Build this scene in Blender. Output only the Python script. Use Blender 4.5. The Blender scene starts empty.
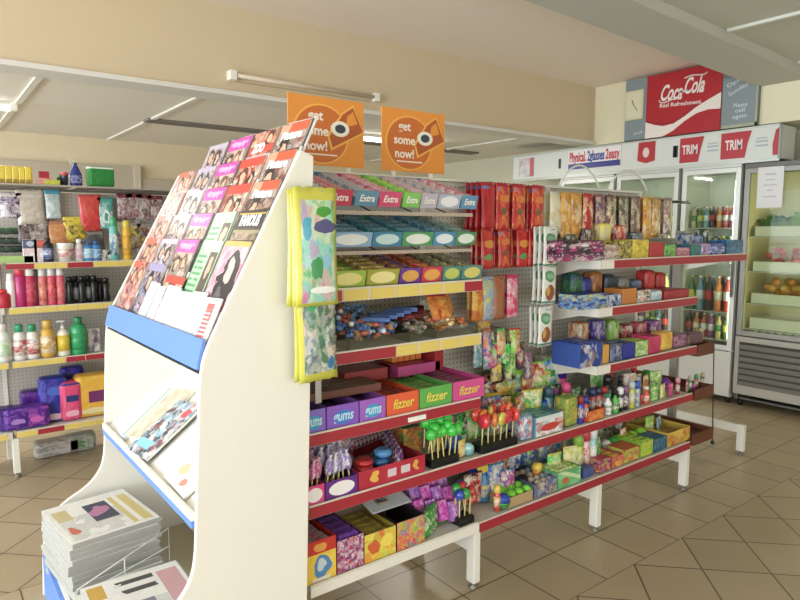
import bpy, bmesh, math, random
from mathutils import Vector, Matrix, Euler
random.seed(7)
SC = bpy.context.scene
COL = SC.collection
PI = math.pi
# ------------------------------------------------------------------ camera
CAMH = 1.6
F_PX = 633.0
PITCH = math.atan(69/633.); YAW = math.radians(52.7)
FW = Vector((math.cos(YAW)*math.cos(PITCH), math.sin(YAW)*math.cos(PITCH), -math.sin(PITCH)))
RT = Vector((math.sin(YAW), -math.cos(YAW), 0)); UP = RT.cross(FW)
cd = bpy.data.cameras.new('camera'); cam = bpy.data.objects.new('camera', cd); COL.objects.link(cam)
cam.matrix_world = Matrix(((RT.x, UP.x, -FW.x, 0), (RT.y, UP.y, -FW.y, 0), (RT.z, UP.z, -FW.z, CAMH), (0, 0, 0, 1)))
cd.sensor_width = 36; cd.lens = F_PX/800*36; cd.clip_start = .05
SC.camera = cam
def gx(u, y=1.93, v=300):
    """X on the plane Y=y seen at column u (row v): reads places off the photograph along a shelf"""
    d = FW + RT*((u-400)/F_PX) - UP*((v-300)/F_PX)
    return d.x*y/d.y
def gy(u, x=5.9, v=250):
    d = FW + RT*((u-400)/F_PX) - UP*((v-300)/F_PX)
    return d.y*x/d.x
# ------------------------------------------------------------------ materials
def lin(h):
    h = h.lstrip('#'); o = []
    for i in (0, 2, 4):
        c = int(h[i:i+2], 16)/255
        o.append(c/12.92 if c <= .04045 else ((c+.055)/1.055)**2.4)
    g = .3*o[0]+.6*o[1]+.1*o[2]
    return (*[x*.9+g*.1 for x in o], 1)
MATS = {}
def M(h, rough=.5, metal=0, spec=.5, emit=0, alpha=1, bump=0, bscale=60, vary=0, coat=0):
    k = (h, rough, metal, spec, emit, alpha, bump, bscale, vary, coat)
    if k in MATS: return MATS[k]
    m = bpy.data.materials.new('paint_'+h.strip('#')); m.use_nodes = True
    nt = m.node_tree; b = nt.nodes['Principled BSDF']
    b.inputs['Base Color'].default_value = lin(h); b.inputs['Roughness'].default_value = rough
    b.inputs['Metallic'].default_value = metal; b.inputs['Specular IOR Level'].default_value = spec
    if coat: b.inputs['Coat Weight'].default_value = coat
    if emit:
        b.inputs['Emission Color'].default_value = lin(h); b.inputs['Emission Strength'].default_value = emit
    if alpha < 1: b.inputs['Alpha'].default_value = alpha
    if bump or vary:
        tc = nt.nodes.new('ShaderNodeTexCoord'); no = nt.nodes.new('ShaderNodeTexNoise')
        no.inputs['Scale'].default_value = bscale; no.inputs['Detail'].default_value = 3
        nt.links.new(tc.outputs['Object'], no.inputs['Vector'])
        if bump:
            bp = nt.nodes.new('ShaderNodeBump'); bp.inputs['Strength'].default_value = bump; bp.inputs['Distance'].default_value = .01
            nt.links.new(no.outputs['Fac'], bp.inputs['Height']); nt.links.new(bp.outputs['Normal'], b.inputs['Normal'])
        if vary:
            hs = nt.nodes.new('ShaderNodeHueSaturation'); hs.inputs['Color'].default_value = lin(h)
            mr = nt.nodes.new('ShaderNodeMapRange'); mr.inputs['To Min'].default_value = 1-vary; mr.inputs['To Max'].default_value = 1+vary
            nt.links.new(no.outputs['Fac'], mr.inputs['Value']); nt.links.new(mr.outputs['Result'], hs.inputs['Value'])
            nt.links.new(hs.outputs['Color'], b.inputs['Base Color'])
    MATS[k] = m
    return m
def N(nt, typ, **kw):
    n = nt.nodes.new(typ)
    for k, v in kw.items(): setattr(n, k, v)
    return n
ARTS = {}
def art(cols, scale=(5, 5), seed=0, shapes=(), rough=.35, warp=.4, coat=.0):
    """printed packaging: coloured patches over the face, then bands, boxes and ovals on top (UV space)"""
    key = (tuple(cols), scale, seed, tuple(shapes), rough)
    if key in ARTS: return ARTS[key]
    m = bpy.data.materials.new('print'); m.use_nodes = True; nt = m.node_tree; L = nt.links
    b = nt.nodes['Principled BSDF']; b.inputs['Roughness'].default_value = rough; b.inputs['Coat Weight'].default_value = coat
    uv = N(nt, 'ShaderNodeTexCoord'); mp = N(nt, 'ShaderNodeMapping')
    mp.inputs['Scale'].default_value = (scale[0], scale[1], 1); mp.inputs['Location'].default_value = (seed*3.71, seed*1.93, 0)
    L.new(uv.outputs['UV'], mp.inputs['Vector'])
    no = N(nt, 'ShaderNodeTexNoise'); no.inputs['Scale'].default_value = 1.3; no.inputs['Detail'].default_value = 2
    L.new(mp.outputs['Vector'], no.inputs['Vector'])
    mx = N(nt, 'ShaderNodeVectorMath', operation='MULTIPLY_ADD'); mx.inputs[1].default_value = (warp*3, warp*3, 0)
    L.new(no.outputs['Color'], mx.inputs[0]); L.new(mp.outputs['Vector'], mx.inputs[2])
    def layer(k, wp):
        fn = N(nt, 'ShaderNodeTexNoise'); fn.inputs['Scale'].default_value = 5*k; fn.inputs['Detail'].default_value = 2; L.new(mp.outputs['Vector'], fn.inputs['Vector'])
        m2 = N(nt, 'ShaderNodeVectorMath', operation='MULTIPLY_ADD'); m2.inputs[1].default_value = (wp, wp, 0)
        L.new(fn.outputs['Color'], m2.inputs[0]); L.new(mx.outputs['Vector'], m2.inputs[2])
        vo = N(nt, 'ShaderNodeTexVoronoi', voronoi_dimensions='2D'); vo.inputs['Scale'].default_value = k
        L.new(m2.outputs['Vector'], vo.inputs['Vector'])
        sp = N(nt, 'ShaderNodeSeparateColor'); L.new(vo.outputs['Color'], sp.inputs['Color'])
        cr = N(nt, 'ShaderNodeValToRGB'); cr.color_ramp.interpolation = 'CONSTANT'
        L.new(sp.outputs[0], cr.inputs['Fac'])
        e = cr.color_ramp.elements
        while len(e) < len(cols): e.new(.5)
        while len(e) > max(1, len(cols)): e.remove(e[-1])
        for i, c in enumerate(cols): e[i].position = i/len(cols)*.9+.02*(i > 0); e[i].color = lin(c)
        return cr.outputs['Color']
    la, lb = layer(1.25, .5), layer(3.1, .3)
    mi = N(nt, 'ShaderNodeMix', data_type='RGBA'); mi.inputs[0].default_value = .5; L.new(la, mi.inputs[6]); L.new(lb, mi.inputs[7])
    out = mi.outputs[2]
    su = N(nt, 'ShaderNodeSeparateXYZ'); L.new(uv.outputs['UV'], su.inputs[0])
    def math2(op, a, bb, cc=None):
        n = N(nt, 'ShaderNodeMath', operation=op)
        for i, v in enumerate((a, bb, cc)):
            if v is None: continue
            if isinstance(v, (int, float)): n.inputs[i].default_value = v
            else: L.new(v, n.inputs[i])
        return n.outputs[0]
    U, V = su.outputs[0], su.outputs[1]
    nz = math2('MULTIPLY', math2('SUBTRACT', no.outputs['Fac'], .5), .38)
    for s in shapes:
        if s[0] == 'ell':
            _, cu, cv, ru, rv, c = s
            a = math2('DIVIDE', math2('ADD', math2('SUBTRACT', U, cu), nz), ru); d = math2('DIVIDE', math2('SUBTRACT', math2('SUBTRACT', V, cv), math2('MULTIPLY', nz, rv*1.2)), rv)
            f = math2('LESS_THAN', math2('ADD', math2('MULTIPLY', a, a), math2('MULTIPLY', d, d)), 1.0)
        elif s[0] == 'diag':
            _, k, w, c = s
            f = math2('COMPARE', math2('ADD', math2('MULTIPLY', U, .8), V), k, w)
        elif s[0] == 'lines':     # u0,u1,v0,v1,n,col : small print
            _, u0, u1, v0, v1, n, c = s
            f = math2('MULTIPLY', math2('COMPARE', U, (u0+u1)/2, (u1-u0)/2), math2('COMPARE', V, (v0+v1)/2, (v1-v0)/2))
            f = math2('MULTIPLY', f, math2('LESS_THAN', math2('FRACT', math2('MULTIPLY', V, n), 0), .45))
            f = math2('MULTIPLY', f, math2('GREATER_THAN', no.outputs['Fac'], .42))
        elif s[0] == 'tri':       # slanted foil twist lines
            _, n, c = s
            f = math2('LESS_THAN', math2('FRACT', math2('MULTIPLY', math2('ADD', U, math2('MULTIPLY', V, .35)), n), 0), .3)
        else:
            _, u0, u1, v0, v1, c = s
            f = math2('MULTIPLY', math2('COMPARE', U, (u0+u1)/2, (u1-u0)/2), math2('COMPARE', V, (v0+v1)/2, (v1-v0)/2))
        mi = N(nt, 'ShaderNodeMix', data_type='RGBA'); L.new(f, mi.inputs[0]); L.new(out, mi.inputs[6]); mi.inputs[7].default_value = lin(c)
        out = mi.outputs[2]
    L.new(out, b.inputs['Base Color'])
    ARTS[key] = m
    return m
def glass(tint='#ffffff', gloss=.12, fac=.1):
    k = ('glass', tint, gloss, fac)
    if k in MATS: return MATS[k]
    m = bpy.data.materials.new('clear_glass'); m.use_nodes = True; nt = m.node_tree
    nt.nodes.remove(nt.nodes['Principled BSDF']); o = nt.nodes['Material Output']
    t = N(nt, 'ShaderNodeBsdfTransparent'); t.inputs[0].default_value = lin(tint)
    g = N(nt, 'ShaderNodeBsdfGlossy'); g.inputs['Roughness'].default_value = gloss
    mi = N(nt, 'ShaderNodeMixShader'); mi.inputs[0].default_value = fac
    nt.links.new(t.outputs[0], mi.inputs[1]); nt.links.new(g.outputs[0], mi.inputs[2]); nt.links.new(mi.outputs[0], o.inputs[0])
    MATS[k] = m
    return m
# ------------------------------------------------------------------ mesh building
class MB:
    def __init__(s): s.bm = bmesh.new(); s.uv = s.bm.loops.layers.uv.new('UVMap')
    def face(s, pts, uvs=None, mi=0, smooth=False):
        vs = [s.bm.verts.new(p) for p in pts]; f = s.bm.faces.new(vs); f.material_index = mi; f.smooth = smooth
        if uvs is None: uvs = [(0, 0), (1, 0), (1, 1), (0, 1)][:len(pts)] if len(pts) <= 4 else [(p[0], p[2]) for p in pts]
        for l, t in zip(f.loops, uvs): l[s.uv].uv = t
        return f
    def box(s, x0, x1, y0, y1, z0, z1, mi=0, fm=None, skip='', M4=None):
        fm = fm or {}
        P = {'f': [(x0, y0, z0), (x1, y0, z0), (x1, y0, z1), (x0, y0, z1)], 'b': [(x1, y1, z0), (x0, y1, z0), (x0, y1, z1), (x1, y1, z1)],
             'l': [(x0, y1, z0), (x0, y0, z0), (x0, y0, z1), (x0, y1, z1)], 'r': [(x1, y0, z0), (x1, y1, z0), (x1, y1, z1), (x1, y0, z1)],
             't': [(x0, y0, z1), (x1, y0, z1), (x1, y1, z1), (x0, y1, z1)], 'd': [(x0, y1, z0), (x1, y1, z0), (x1, y0, z0), (x0, y0, z0)]}
        vs = {}
        for k, pts in P.items():
            if k in skip: continue
            vv = []
            for p in pts:
                if p not in vs: vs[p] = s.bm.verts.new(M4 @ Vector(p) if M4 else p)
                vv.append(vs[p])
            f = s.bm.faces.new(vv); f.material_index = fm.get(k, mi)
            for l, t in zip(f.loops, [(0, 0), (1, 0), (1, 1), (0, 1)]): l[s.uv].uv = t
        return s
    def lathe(s, prof, n=16, c=(0, 0, 0), mi=0, sy=1, M4=None, smooth=True, mz=None):
        """prof = [(r,z)...]; mz=[(z,mi)] picks material by height"""
        rings = []
        for r, z in prof:
            ring = []
            for i in range(n):
                a = 2*PI*i/n; p = Vector((c[0]+r*math.cos(a), c[1]+sy*r*math.sin(a), c[2]+z))
                ring.append(s.bm.verts.new(M4 @ p if M4 else p))
            rings.append(ring)
        H = prof[-1][1]-prof[0][1] or 1
        for k in range(len(rings)-1):
            for i in range(n):
                j = (i+1) % n
                f = s.bm.faces.new((rings[k][i], rings[k][j], rings[k+1][j], rings[k+1][i])); f.smooth = smooth; f.material_index = mi
                if mz:
                    zm = (prof[k][1]+prof[k+1][1])/2
                    for zt, q in mz:
                        if zm >= zt: f.material_index = q
                va, vb = (prof[k][1]-prof[0][1])/H, (prof[k+1][1]-prof[0][1])/H
                for l, t in zip(f.loops, [(i*2/n, va), ((i+1)*2/n, va), ((i+1)*2/n, vb), (i*2/n, vb)]): l[s.uv].uv = t
        for ring, q in ((rings[0], 0), (rings[-1], 1)):
            try:
                f = s.bm.faces.new(ring if q else ring[::-1]); f.material_index = mi if not mz else (mz[-1][1] if q else mi)
            except Exception: pass
        return s
    def tube(s, pts, r=.003, n=8, mi=0, closed=False):
        pts = [Vector(p) for p in pts]; rings = []
        for i, p in enumerate(pts):
            a = pts[i-1] if (i or closed) else p; b = pts[(i+1) % len(pts)] if (i < len(pts)-1 or closed) else p
            t = (b-a).normalized(); q = t.to_track_quat('Z', 'Y')
            rings.append([s.bm.verts.new(p+q @ Vector((r*math.cos(2*PI*k/n), r*math.sin(2*PI*k/n), 0))) for k in range(n)])
        m = len(rings)
        for i in range(m if closed else m-1):
            A, B = rings[i], rings[(i+1) % m]
            for k in range(n):
                f = s.bm.faces.new((A[k], A[(k+1) % n], B[(k+1) % n], B[k])); f.smooth = True; f.material_index = mi
        if not closed:
            s.bm.faces.new(rings[0][::-1]).material_index = mi; s.bm.faces.new(rings[-1]).material_index = mi
        return s
    def prism(s, poly, axis, a, b, mi=0, side=None):
        """poly of 2-D points; axis 'y': (x,z) from y=a to y=b; axis 'x': (y,z); axis 'z': (x,y)"""
        def P(p, t):
            return {'y': (p[0], t, p[1]), 'x': (t, p[0], p[1]), 'z': (p[0], p[1], t)}[axis]
        A = [s.bm.verts.new(P(p, a)) for p in poly]; B = [s.bm.verts.new(P(p, b)) for p in poly]
        f0 = s.bm.faces.new(A); f1 = s.bm.faces.new(B[::-1]); f0.material_index = f1.material_index = mi
        us = [p[0] for p in poly]; vs = [p[1] for p in poly]
        for f in (f0, f1):
            for l in f.loops:
                co = l.vert.co; q = {'y': (co.x, co.z), 'x': (co.y, co.z), 'z': (co.x, co.y)}[axis]
                l[s.uv].uv = ((q[0]-min(us))/(max(us)-min(us)+1e-9), (q[1]-min(vs))/(max(vs)-min(vs)+1e-9))
        n = len(poly)
        for i in range(n):
            f = s.bm.faces.new((A[i], B[i], B[(i+1) % n], A[(i+1) % n])); f.material_index = mi if side is None else side
        return s
    def ico(s, c, r, sub=2, mi=0, sc=(1, 1, 1)):
        g = bmesh.ops.create_icosphere(s.bm, subdivisions=sub, radius=1)
        for v in g['verts']: v.co = Vector((v.co.x*r*sc[0]+c[0], v.co.y*r*sc[1]+c[1], v.co.z*r*sc[2]+c[2]))
        fs = set(f for v in g['verts'] for f in v.link_faces)
        for f in fs: f.smooth = True; f.material_index = mi
        return s
    def build(s, name, mats, parent=None, bevel=0, loc=None):
        bmesh.ops.recalc_face_normals(s.bm, faces=s.bm.faces)
        me = bpy.data.meshes.new(name); s.bm.to_mesh(me); s.bm.free()
        for m in (mats if isinstance(mats, (list, tuple)) else [mats]): me.materials.append(m)
        o = bpy.data.objects.new(name, me); COL.objects.link(o)
        if parent: o.parent = parent
        if loc: o.location = loc
        if bevel:
            b = o.modifiers.new('edge', 'BEVEL'); b.width = bevel; b.segments = 2; b.limit_method = 'ANGLE'; b.angle_limit = .6
        return o
def tag(o, label=None, cat=None, group=None, kind=None):
    if label: o['label'] = label
    if cat: o['category'] = cat
    if group: o['group'] = group
    if kind: o['kind'] = kind
    return o
def thing(name, label, cat, loc=(0, 0, 0), rz=0, group=None, rx=0, ry=0):
    o = bpy.data.objects.new(name, None); COL.objects.link(o); o.empty_display_size = .05
    o.location = loc; o.rotation_euler = (rx, ry, rz)
    return tag(o, label, cat, group)
def struct(mb, name, m, **k):
    return tag(mb.build(name, m, **k), kind='structure')
KIDS = {}
def dup(o, parent=None):
    c = o.copy(); COL.objects.link(c)
    if parent: c.parent = parent
    for ch in list(o.children): dup(ch, c)
    return c
def place(o, loc, rot=None, label=None, group=None, scale=None):
    o.location = loc
    if rot is not None: o.rotation_euler = rot
    if scale is not None: o.scale = (scale,)*3 if isinstance(scale, (int, float)) else scale
    if label: o['label'] = label
    if group: o['group'] = group
    return o
TXT = {}
def text_mesh(s, size, ext, shear, bold):
    k = (s, size, ext, shear, bold)
    if k in TXT: return TXT[k]
    cu = bpy.data.curves.new('t', 'FONT'); cu.body = s; cu.size = size; cu.extrude = ext; cu.shear = shear; cu.offset = bold
    cu.align_x = 'CENTER'; cu.align_y = 'CENTER'; cu.resolution_u = 3
    o = bpy.data.objects.new('t', cu); COL.objects.link(o)
    bpy.context.view_layer.update()
    me = bpy.data.meshes.new_from_object(o.evaluated_get(bpy.context.evaluated_depsgraph_get()))
    bpy.data.objects.remove(o); TXT[k] = me
    return me
def text(s, size, m, parent, loc, rot, ext=.0008, shear=0, bold=0, name='lettering', sx=1, fit=None):
    me = text_mesh(s, size, ext, shear, bold).copy(); me.materials.clear(); me.materials.append(m)
    if fit:
        w = max(v.co.x for v in me.vertices)-min(v.co.x for v in me.vertices); sx = fit/w
    for v in me.vertices: v.co.x *= sx
    o = bpy.data.objects.new(name, me); COL.objects.link(o); o.parent = parent; o.location = loc; o.rotation_euler = rot
    return o
FY = (PI/2, 0, 0)            # text that faces -Y
FX = (PI/2, 0, -PI/2)        # text that faces -X
ORD = ['first', 'second', 'third', 'fourth', 'fifth', 'sixth', 'seventh', 'eighth', 'ninth', 'tenth', 'eleventh', 'twelfth', 'thirteenth', 'fourteenth', 'fifteenth', 'sixteenth']
WHITE = M('#e8e6dc', .45); CREAM = M('#ece6d2', .5); RED = M('#a81e30', .4); YEL = M('#e2c95a', .45)
DARK = M('#1a1918', .5); CHROME = M('#b8b8b4', .25, 1)
# ================================================================== SETTING
def floor_mat():
    m = bpy.data.materials.new('floor_tiles'); m.use_nodes = True; nt = m.node_tree; L = nt.links
    b = nt.nodes['Principled BSDF']; tc = N(nt, 'ShaderNodeTexCoord'); sp = N(nt, 'ShaderNodeSeparateXYZ'); L.new(tc.outputs['Object'], sp.inputs[0])
    def bricks(rot, loc):
        mp = N(nt, 'ShaderNodeMapping', vector_type='TEXTURE'); mp.inputs['Rotation'].default_value = (0, 0, rot); mp.inputs['Location'].default_value = loc
        L.new(tc.outputs['Object'], mp.inputs[0])
        br = N(nt, 'ShaderNodeTexBrick'); br.offset = 0; br.squash = 1
        br.inputs['Scale'].default_value = 1; br.inputs['Brick Width'].default_value = .31; br.inputs['Row Height'].default_value = .31
        br.inputs['Mortar Size'].default_value = .0042; br.inputs['Mortar Smooth'].default_value = .3
        br.inputs['Color1'].default_value = lin('#b8a584'); br.inputs['Color2'].default_value = lin('#ad9b7b'); br.inputs['Mortar'].default_value = lin('#5e4d3a')
        L.new(mp.outputs[0], br.inputs['Vector']); return br
    a = bricks(0, (3.06, 1.62, 0)); d = bricks(PI/4, (2.655, 1.62, 0))
    c = N(nt, 'ShaderNodeMath', operation='COMPARE'); c.inputs[1].default_value = 1.62+.31*2.5; c.inputs[2].default_value = .31*2.5
    L.new(sp.outputs[1], c.inputs[0])
    mi = N(nt, 'ShaderNodeMix', data_type='RGBA'); L.new(c.outputs[0], mi.inputs[0]); L.new(d.outputs['Color'], mi.inputs[6]); L.new(a.outputs['Color'], mi.inputs[7])
    no = N(nt, 'ShaderNodeTexNoise'); no.inputs['Scale'].default_value = 3; no.inputs['Detail'].default_value = 5; L.new(tc.outputs['Object'], no.inputs['Vector'])
    mr = N(nt, 'ShaderNodeMapRange'); mr.inputs['To Min'].default_value = .88; mr.inputs['To Max'].default_value = 1.1; L.new(no.outputs['Fac'], mr.inputs['Value'])
    hs = N(nt, 'ShaderNodeHueSaturation'); L.new(mi.outputs[2], hs.inputs['Color']); L.new(mr.outputs[0], hs.inputs['Value'])
    L.new(hs.outputs[0], b.inputs['Base Color']); b.inputs['Roughness'].default_value = .32; b.inputs['Specular IOR Level'].default_value = .4
    return m
X0, X1, Y0, Y1 = -5.0, 6.5, -3.4, 7.75
struct(MB().box(X0, X1, Y0, Y1, -.1, 0), 'floor', floor_mat())
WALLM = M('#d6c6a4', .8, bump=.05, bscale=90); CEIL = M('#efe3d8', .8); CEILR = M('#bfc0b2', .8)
struct(MB().box(X0-.1, X1+.1, Y1, Y1+.12, 0, 3.3), 'wall_back', WALLM)
struct(MB().box(X1, X1+.12, Y0, Y1, 0, 3.3), 'wall_right', M('#cfcdb4', .8))
struct(MB().box(X0-.1, X1+.1, Y0-.12, Y0, 0, 3.3), 'wall_near', WALLM)
# shop front wall with two big windows (behind the camera)
mb = MB()
mb.box(X0-.12, X0, Y0, Y1, 0, .35).box(X0-.12, X0, Y0, Y1, 2.75, 3.3).box(X0-.12, X0, Y0, -2.9, .35, 2.75).box(X0-.12, X0, 2.2, 2.5, .35, 2.75).box(X0-.12, X0, 7.2, Y1, .35, 2.75)
struct(mb, 'wall_front', WALLM)
for i, (a, b_) in enumerate(((-2.9, 2.2), (2.5, 7.2))):
    f = MB()
    for y in (a, (a+b_)/2-.03, b_-.06): f.box(X0-.09, X0-.03, y, y+.06, .35, 2.75)
    for z in (.35, 2.69): f.box(X0-.09, X0-.03, a+.06, b_-.06, z, z+.06)
    w = struct(f, 'window_%d' % (i+1), M('#8a8c8c', .4, .6))
    MB().box(X0-.065, X0-.058, a+.06, b_-.06, .41, 2.69).build('pane', glass('#f4fbff', .02, .06), w)
# ceilings
struct(MB().box(X0, X1, Y0, 4.45, 3.13, 3.25), 'ceiling', CEIL)
struct(MB().box(X0, X1, 4.45, Y1, 2.62, 2.72), 'ceiling_back', M('#e4e0d6', .8))
mb = MB()
def beam_pt(u, v, y):
    d = FW + RT*((u-400)/F_PX) - UP*((v-300)/F_PX); t = y/d.y
    return (d.x*t, CAMH+d.z*t)
(xa, za), (xb, zb) = beam_pt(524, 0, 2.62), beam_pt(800, 102, 2.62)
sl = (zb-za)/(xb-xa); zat = lambda x: za+(x-xa)*sl
def sheet(y0, y1, zf, th, name, m):
    xs = (X0, 6.5); b = MB().bm; q = []
    mb = MB()
    v = [mb.bm.verts.new((x, y, zf(x)+t)) for t in (0, th) for y in (y0, y1) for x in xs]
    for f in ((0, 1, 3, 2), (4, 6, 7, 5), (0, 4, 5, 1), (2, 3, 7, 6), (0, 2, 6, 4), (1, 5, 7, 3)): mb.bm.faces.new([v[i] for i in f])
    return struct(mb, name, m)
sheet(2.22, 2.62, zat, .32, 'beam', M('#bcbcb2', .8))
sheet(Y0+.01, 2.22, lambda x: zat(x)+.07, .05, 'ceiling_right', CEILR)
# cover strips on the ceilings
for i, x in enumerate((.72, 1.79, 2.95, 4.15, 5.35)):
    struct(MB().box(x-.022, x+.022, 4.75, 7.7, 2.605, 2.62), 'trim_%d' % (i+1), M('#dcd9cf', .7))
for i, x in enumerate((3.35, 4.47, 5.62)):
    struct(MB().box(x-.02, x+.02, Y0+.1, 2.2, zat(x)+.05, zat(x)+.07), 'trim_%d' % (i+6), M('#cfd0c6', .7))
# dark recessed track in the back ceiling
struct(MB().box(1.75, 5.9, 6.05, 6.22, 2.6, 2.62), 'trim_10', M('#77706a', .7))
# bulkheads
struct(MB().box(X0, 5.92, 4.3, 4.5, 2.56, 3.13), 'wall_bulkhead', M('#cfbd9b', .8, bump=.05, bscale=90))
struct(MB().box(X0, 5.90, 4.27, 4.5, 2.53, 2.56), 'trim_11', M('#d8d6d0', .7))
struct(MB().box(5.92, 6.5, Y0, 4.5, 2.52, 3.13), 'wall_over_fridges', M('#e2dbba', .8))
# painted panel band low on the back wall, with a seam
struct(MB().box(X0, 2.05, Y1-.06, Y1, 0, 2.33).box(2.08, X1, Y1-.06, Y1, 0, 2.2), 'wall_panel', M('#b2a693', .7))
struct(MB().box(2.03, 2.10, Y1-.09, Y1, 0, 2.34), 'trim_12', M('#c2b7a4', .7))
struct(MB().box(X1-.02, X1, Y0, Y1, 0, .1), 'baseboard_right', M('#8c8270', .6))
# ================================================================== CEILING LAMPS
def tube_lamp(loc, ln, rz, on, label):
    t = thing('fluorescent_lamp', label, 'ceiling light', loc, rz, 'fluorescent tube lamps')
    MB().box(-ln/2, ln/2, -.03, .03, -.03, 0).build('housing', M('#d8d4c8' if on else '#cdb898', .5), t, .004)
    for s in (-1, 1): MB().box(s*ln/2-.025, s*ln/2+.025, -.032, .032, -.068, 0).build('end_cap', M('#efece2', .5), t, .004)
    MB().lathe([(.016, -ln/2+.03), (.016, ln/2-.03)], 12, M4=Matrix.Translation((0, 0, -.055)) @ Matrix.Rotation(PI/2, 4, 'Y')).build('tube', M('#fffdf2', .4, emit=on) if on else M('#c9b9a2', .3), t)
    return t
lamp = tube_lamp((2.4, 4.3, 2.66), 1.2, 0, 0, 'unlit white tube lamp fixed along the cream bulkhead')
lamp.rotation_euler = (-PI/2, 0, 0)
tube_lamp((.34, 6.0, 2.62), .7, 0, 9, 'lit tube lamp on the back ceiling above the toiletries shelves')
tube_lamp((4.3, 5.66, 2.62), 1.2, 0, 9, 'lit tube lamp on back ceiling between the two orange signs')
# ================================================================== MAIN GONDOLA
YF, YB = 1.92, 2.33
G = thing('gondola_shelving', 'long white shelving unit with red shelf edges, stocked with sweets', 'shelving', (1.0, 2.33, 0))
def peg_mat(base='#c8c4bb', hole='#8d8880'):
    m = bpy.data.materials.new('pegboard'); m.use_nodes = True; nt = m.node_tree; L = nt.links
    b = nt.nodes['Principled BSDF']; tc = N(nt, 'ShaderNodeTexCoord')
    mp = N(nt, 'ShaderNodeVectorMath', operation='SCALE'); mp.inputs[3].default_value = 40; L.new(tc.outputs['Object'], mp.inputs[0])
    fr = N(nt, 'ShaderNodeVectorMath', operation='FRACTION'); L.new(mp.outputs[0], fr.inputs[0])
    sb = N(nt, 'ShaderNodeVectorMath', operation='SUBTRACT'); sb.inputs[1].default_value = (.5, .5, .5); L.new(fr.outputs[0], sb.inputs[0])
    ml = N(nt, 'ShaderNodeVectorMath', operation='MULTIPLY'); ml.inputs[1].default_value = (1, 0, 1); L.new(sb.outputs[0], ml.inputs[0])
    ln = N(nt, 'ShaderNodeVectorMath', operation='LENGTH'); L.new(ml.outputs[0], ln.inputs[0])
    lt = N(nt, 'ShaderNodeMath', operation='LESS_THAN'); lt.inputs[1].default_value = .2; L.new(ln.outputs['Value'], lt.inputs[0])
    mi = N(nt, 'ShaderNodeMix', data_type='RGBA'); L.new(lt.outputs[0], mi.inputs[0]); mi.inputs[6].default_value = lin(base); mi.inputs[7].default_value = lin(hole)
    L.new(mi.outputs[2], b.inputs['Base Color']); b.inputs['Roughness'].default_value = .5
    return m
PEG = peg_mat()
def gb(mb, name, m, parent=G, **k):    # geometry written in world coordinates, parented to a thing at its base
    o = mb.build(name, m, parent, **k); o.matrix_parent_inverse = Matrix.Translation(parent.location).inverted() if parent.parent is None else Matrix.Identity(4)
    return o
XM = [1.05, 1.9, 2.8, 3.70]      # module joints
for a, b_ in zip(XM[:-1], XM[1:]):
    gb(MB().box(a+.015, b_-.015, YB, YB+.02, .28, 1.835), 'peg_panel', PEG)
for x in XM:
    gb(MB().box(x-.015, x+.015, YB-.01, YB+.05, .0, 1.838), 'upright', WHITE)
gb(MB().box(XM[0]-.005, XM[-1]+.015, YB-.012, YB+.055, 1.838, 1.85), 'top_rail', WHITE)
for x in XM[1:]:
    mb = MB().box(x-.02, x+.02, YF+.005, YF+.055, .03, .27).box(x-.018, x+.018, YF+.055, YB-.01, .17, .25)
    l = gb(mb, 'leg', WHITE, bevel=.004)
    MB().lathe([(.02, 0), (.022, .006), (.01, .012), (.008, .03)], 12, (x, YF+.03, 0)).build('levelling_foot', M('#8c8880', .4, .5), l)
for x in XM: gb(MB().box(x-.018, x+.018, YB-.012, YB+.45, .03, .12), 'base_foot', WHITE)
def shelf(x0, x1, z, segs, y0=YF, th=.02, z0=None, hh=.04, lip=True, parent=G, yb=YB):
    """z: top of the board; segs [(x0,x1,mat index)] of the price strip"""
    s = gb(MB().box(x0, x1, y0+.006, yb-.001, z-th, z), 'shelf', M('#d9d6cc', .5), parent)
    mb = MB().box(x0, x1, y0-.001, y0+.004, z-hh-.002, z+.007, 0)
    for a, b_, mi in segs: mb.box(a, b_, y0-.004, y0-.0011, z-hh, z+.0, mi)
    mb.build('price_strip', [M('#d8cfc0', .4), RED, YEL, M('#efe3a8', .4), M('#e8e4da', .4)], s)
    return s
def ystrip(a, b_, n, gap=.012):
    w = (b_-a)/n
    return [(a+i*w+gap/2, a+(i+1)*w-gap/2, 2) for i in range(n)]
a, b_ = XM[0]+.005, XM[1]
ZA, ZB, ZC, ZD, ZE = 1.39, 1.16, .88, .615, .315
shelf(a, b_, ZA, [(a, 1.20, 1)]+ystrip(1.20, 1.80, 5)+[(1.80, b_, 1)])
shelf(a, b_, ZB, [(a, 1.44, 1)]+ystrip(1.44, 1.89, 4))
shelf(a, b_, ZC, [(a, b_, 1)]); shelf(a, b_, ZD, [(a, b_, 1)]); shelf(a, b_, ZE, [(a, b_, 4)])
a, b_ = XM[1]+.004, XM[2]
shelf(a, b_, ZD, [(a, b_, 1)]); shelf(a, b_, ZE-.005, [(a, b_, 1)])
a, b_ = XM[2]+.004, XM[3]
shelf(a, b_, ZD, [(a, b_, 1)]); shelf(a, b_, ZE-.005, [(a, b_, 1)])
ZA2, ZB2, ZC2 = 1.45, 1.205, .905
shelf(XM[2]-.06, 4.30, ZA2, [(XM[2]-.06, XM[2]+.04, 4), (XM[2]+.04, 4.30, 1)])
shelf(XM[2]-.06, XM[3], ZB2, [(XM[2]-.06, XM[2]+.04, 4), (XM[2]+.04, XM[3], 1)])
shelf(XM[2]-.06, XM[3]+.02, ZC2, [(XM[2]-.06, XM[2]+.04, 4), (XM[2]+.04, XM[3]+.02, 1)])
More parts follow.
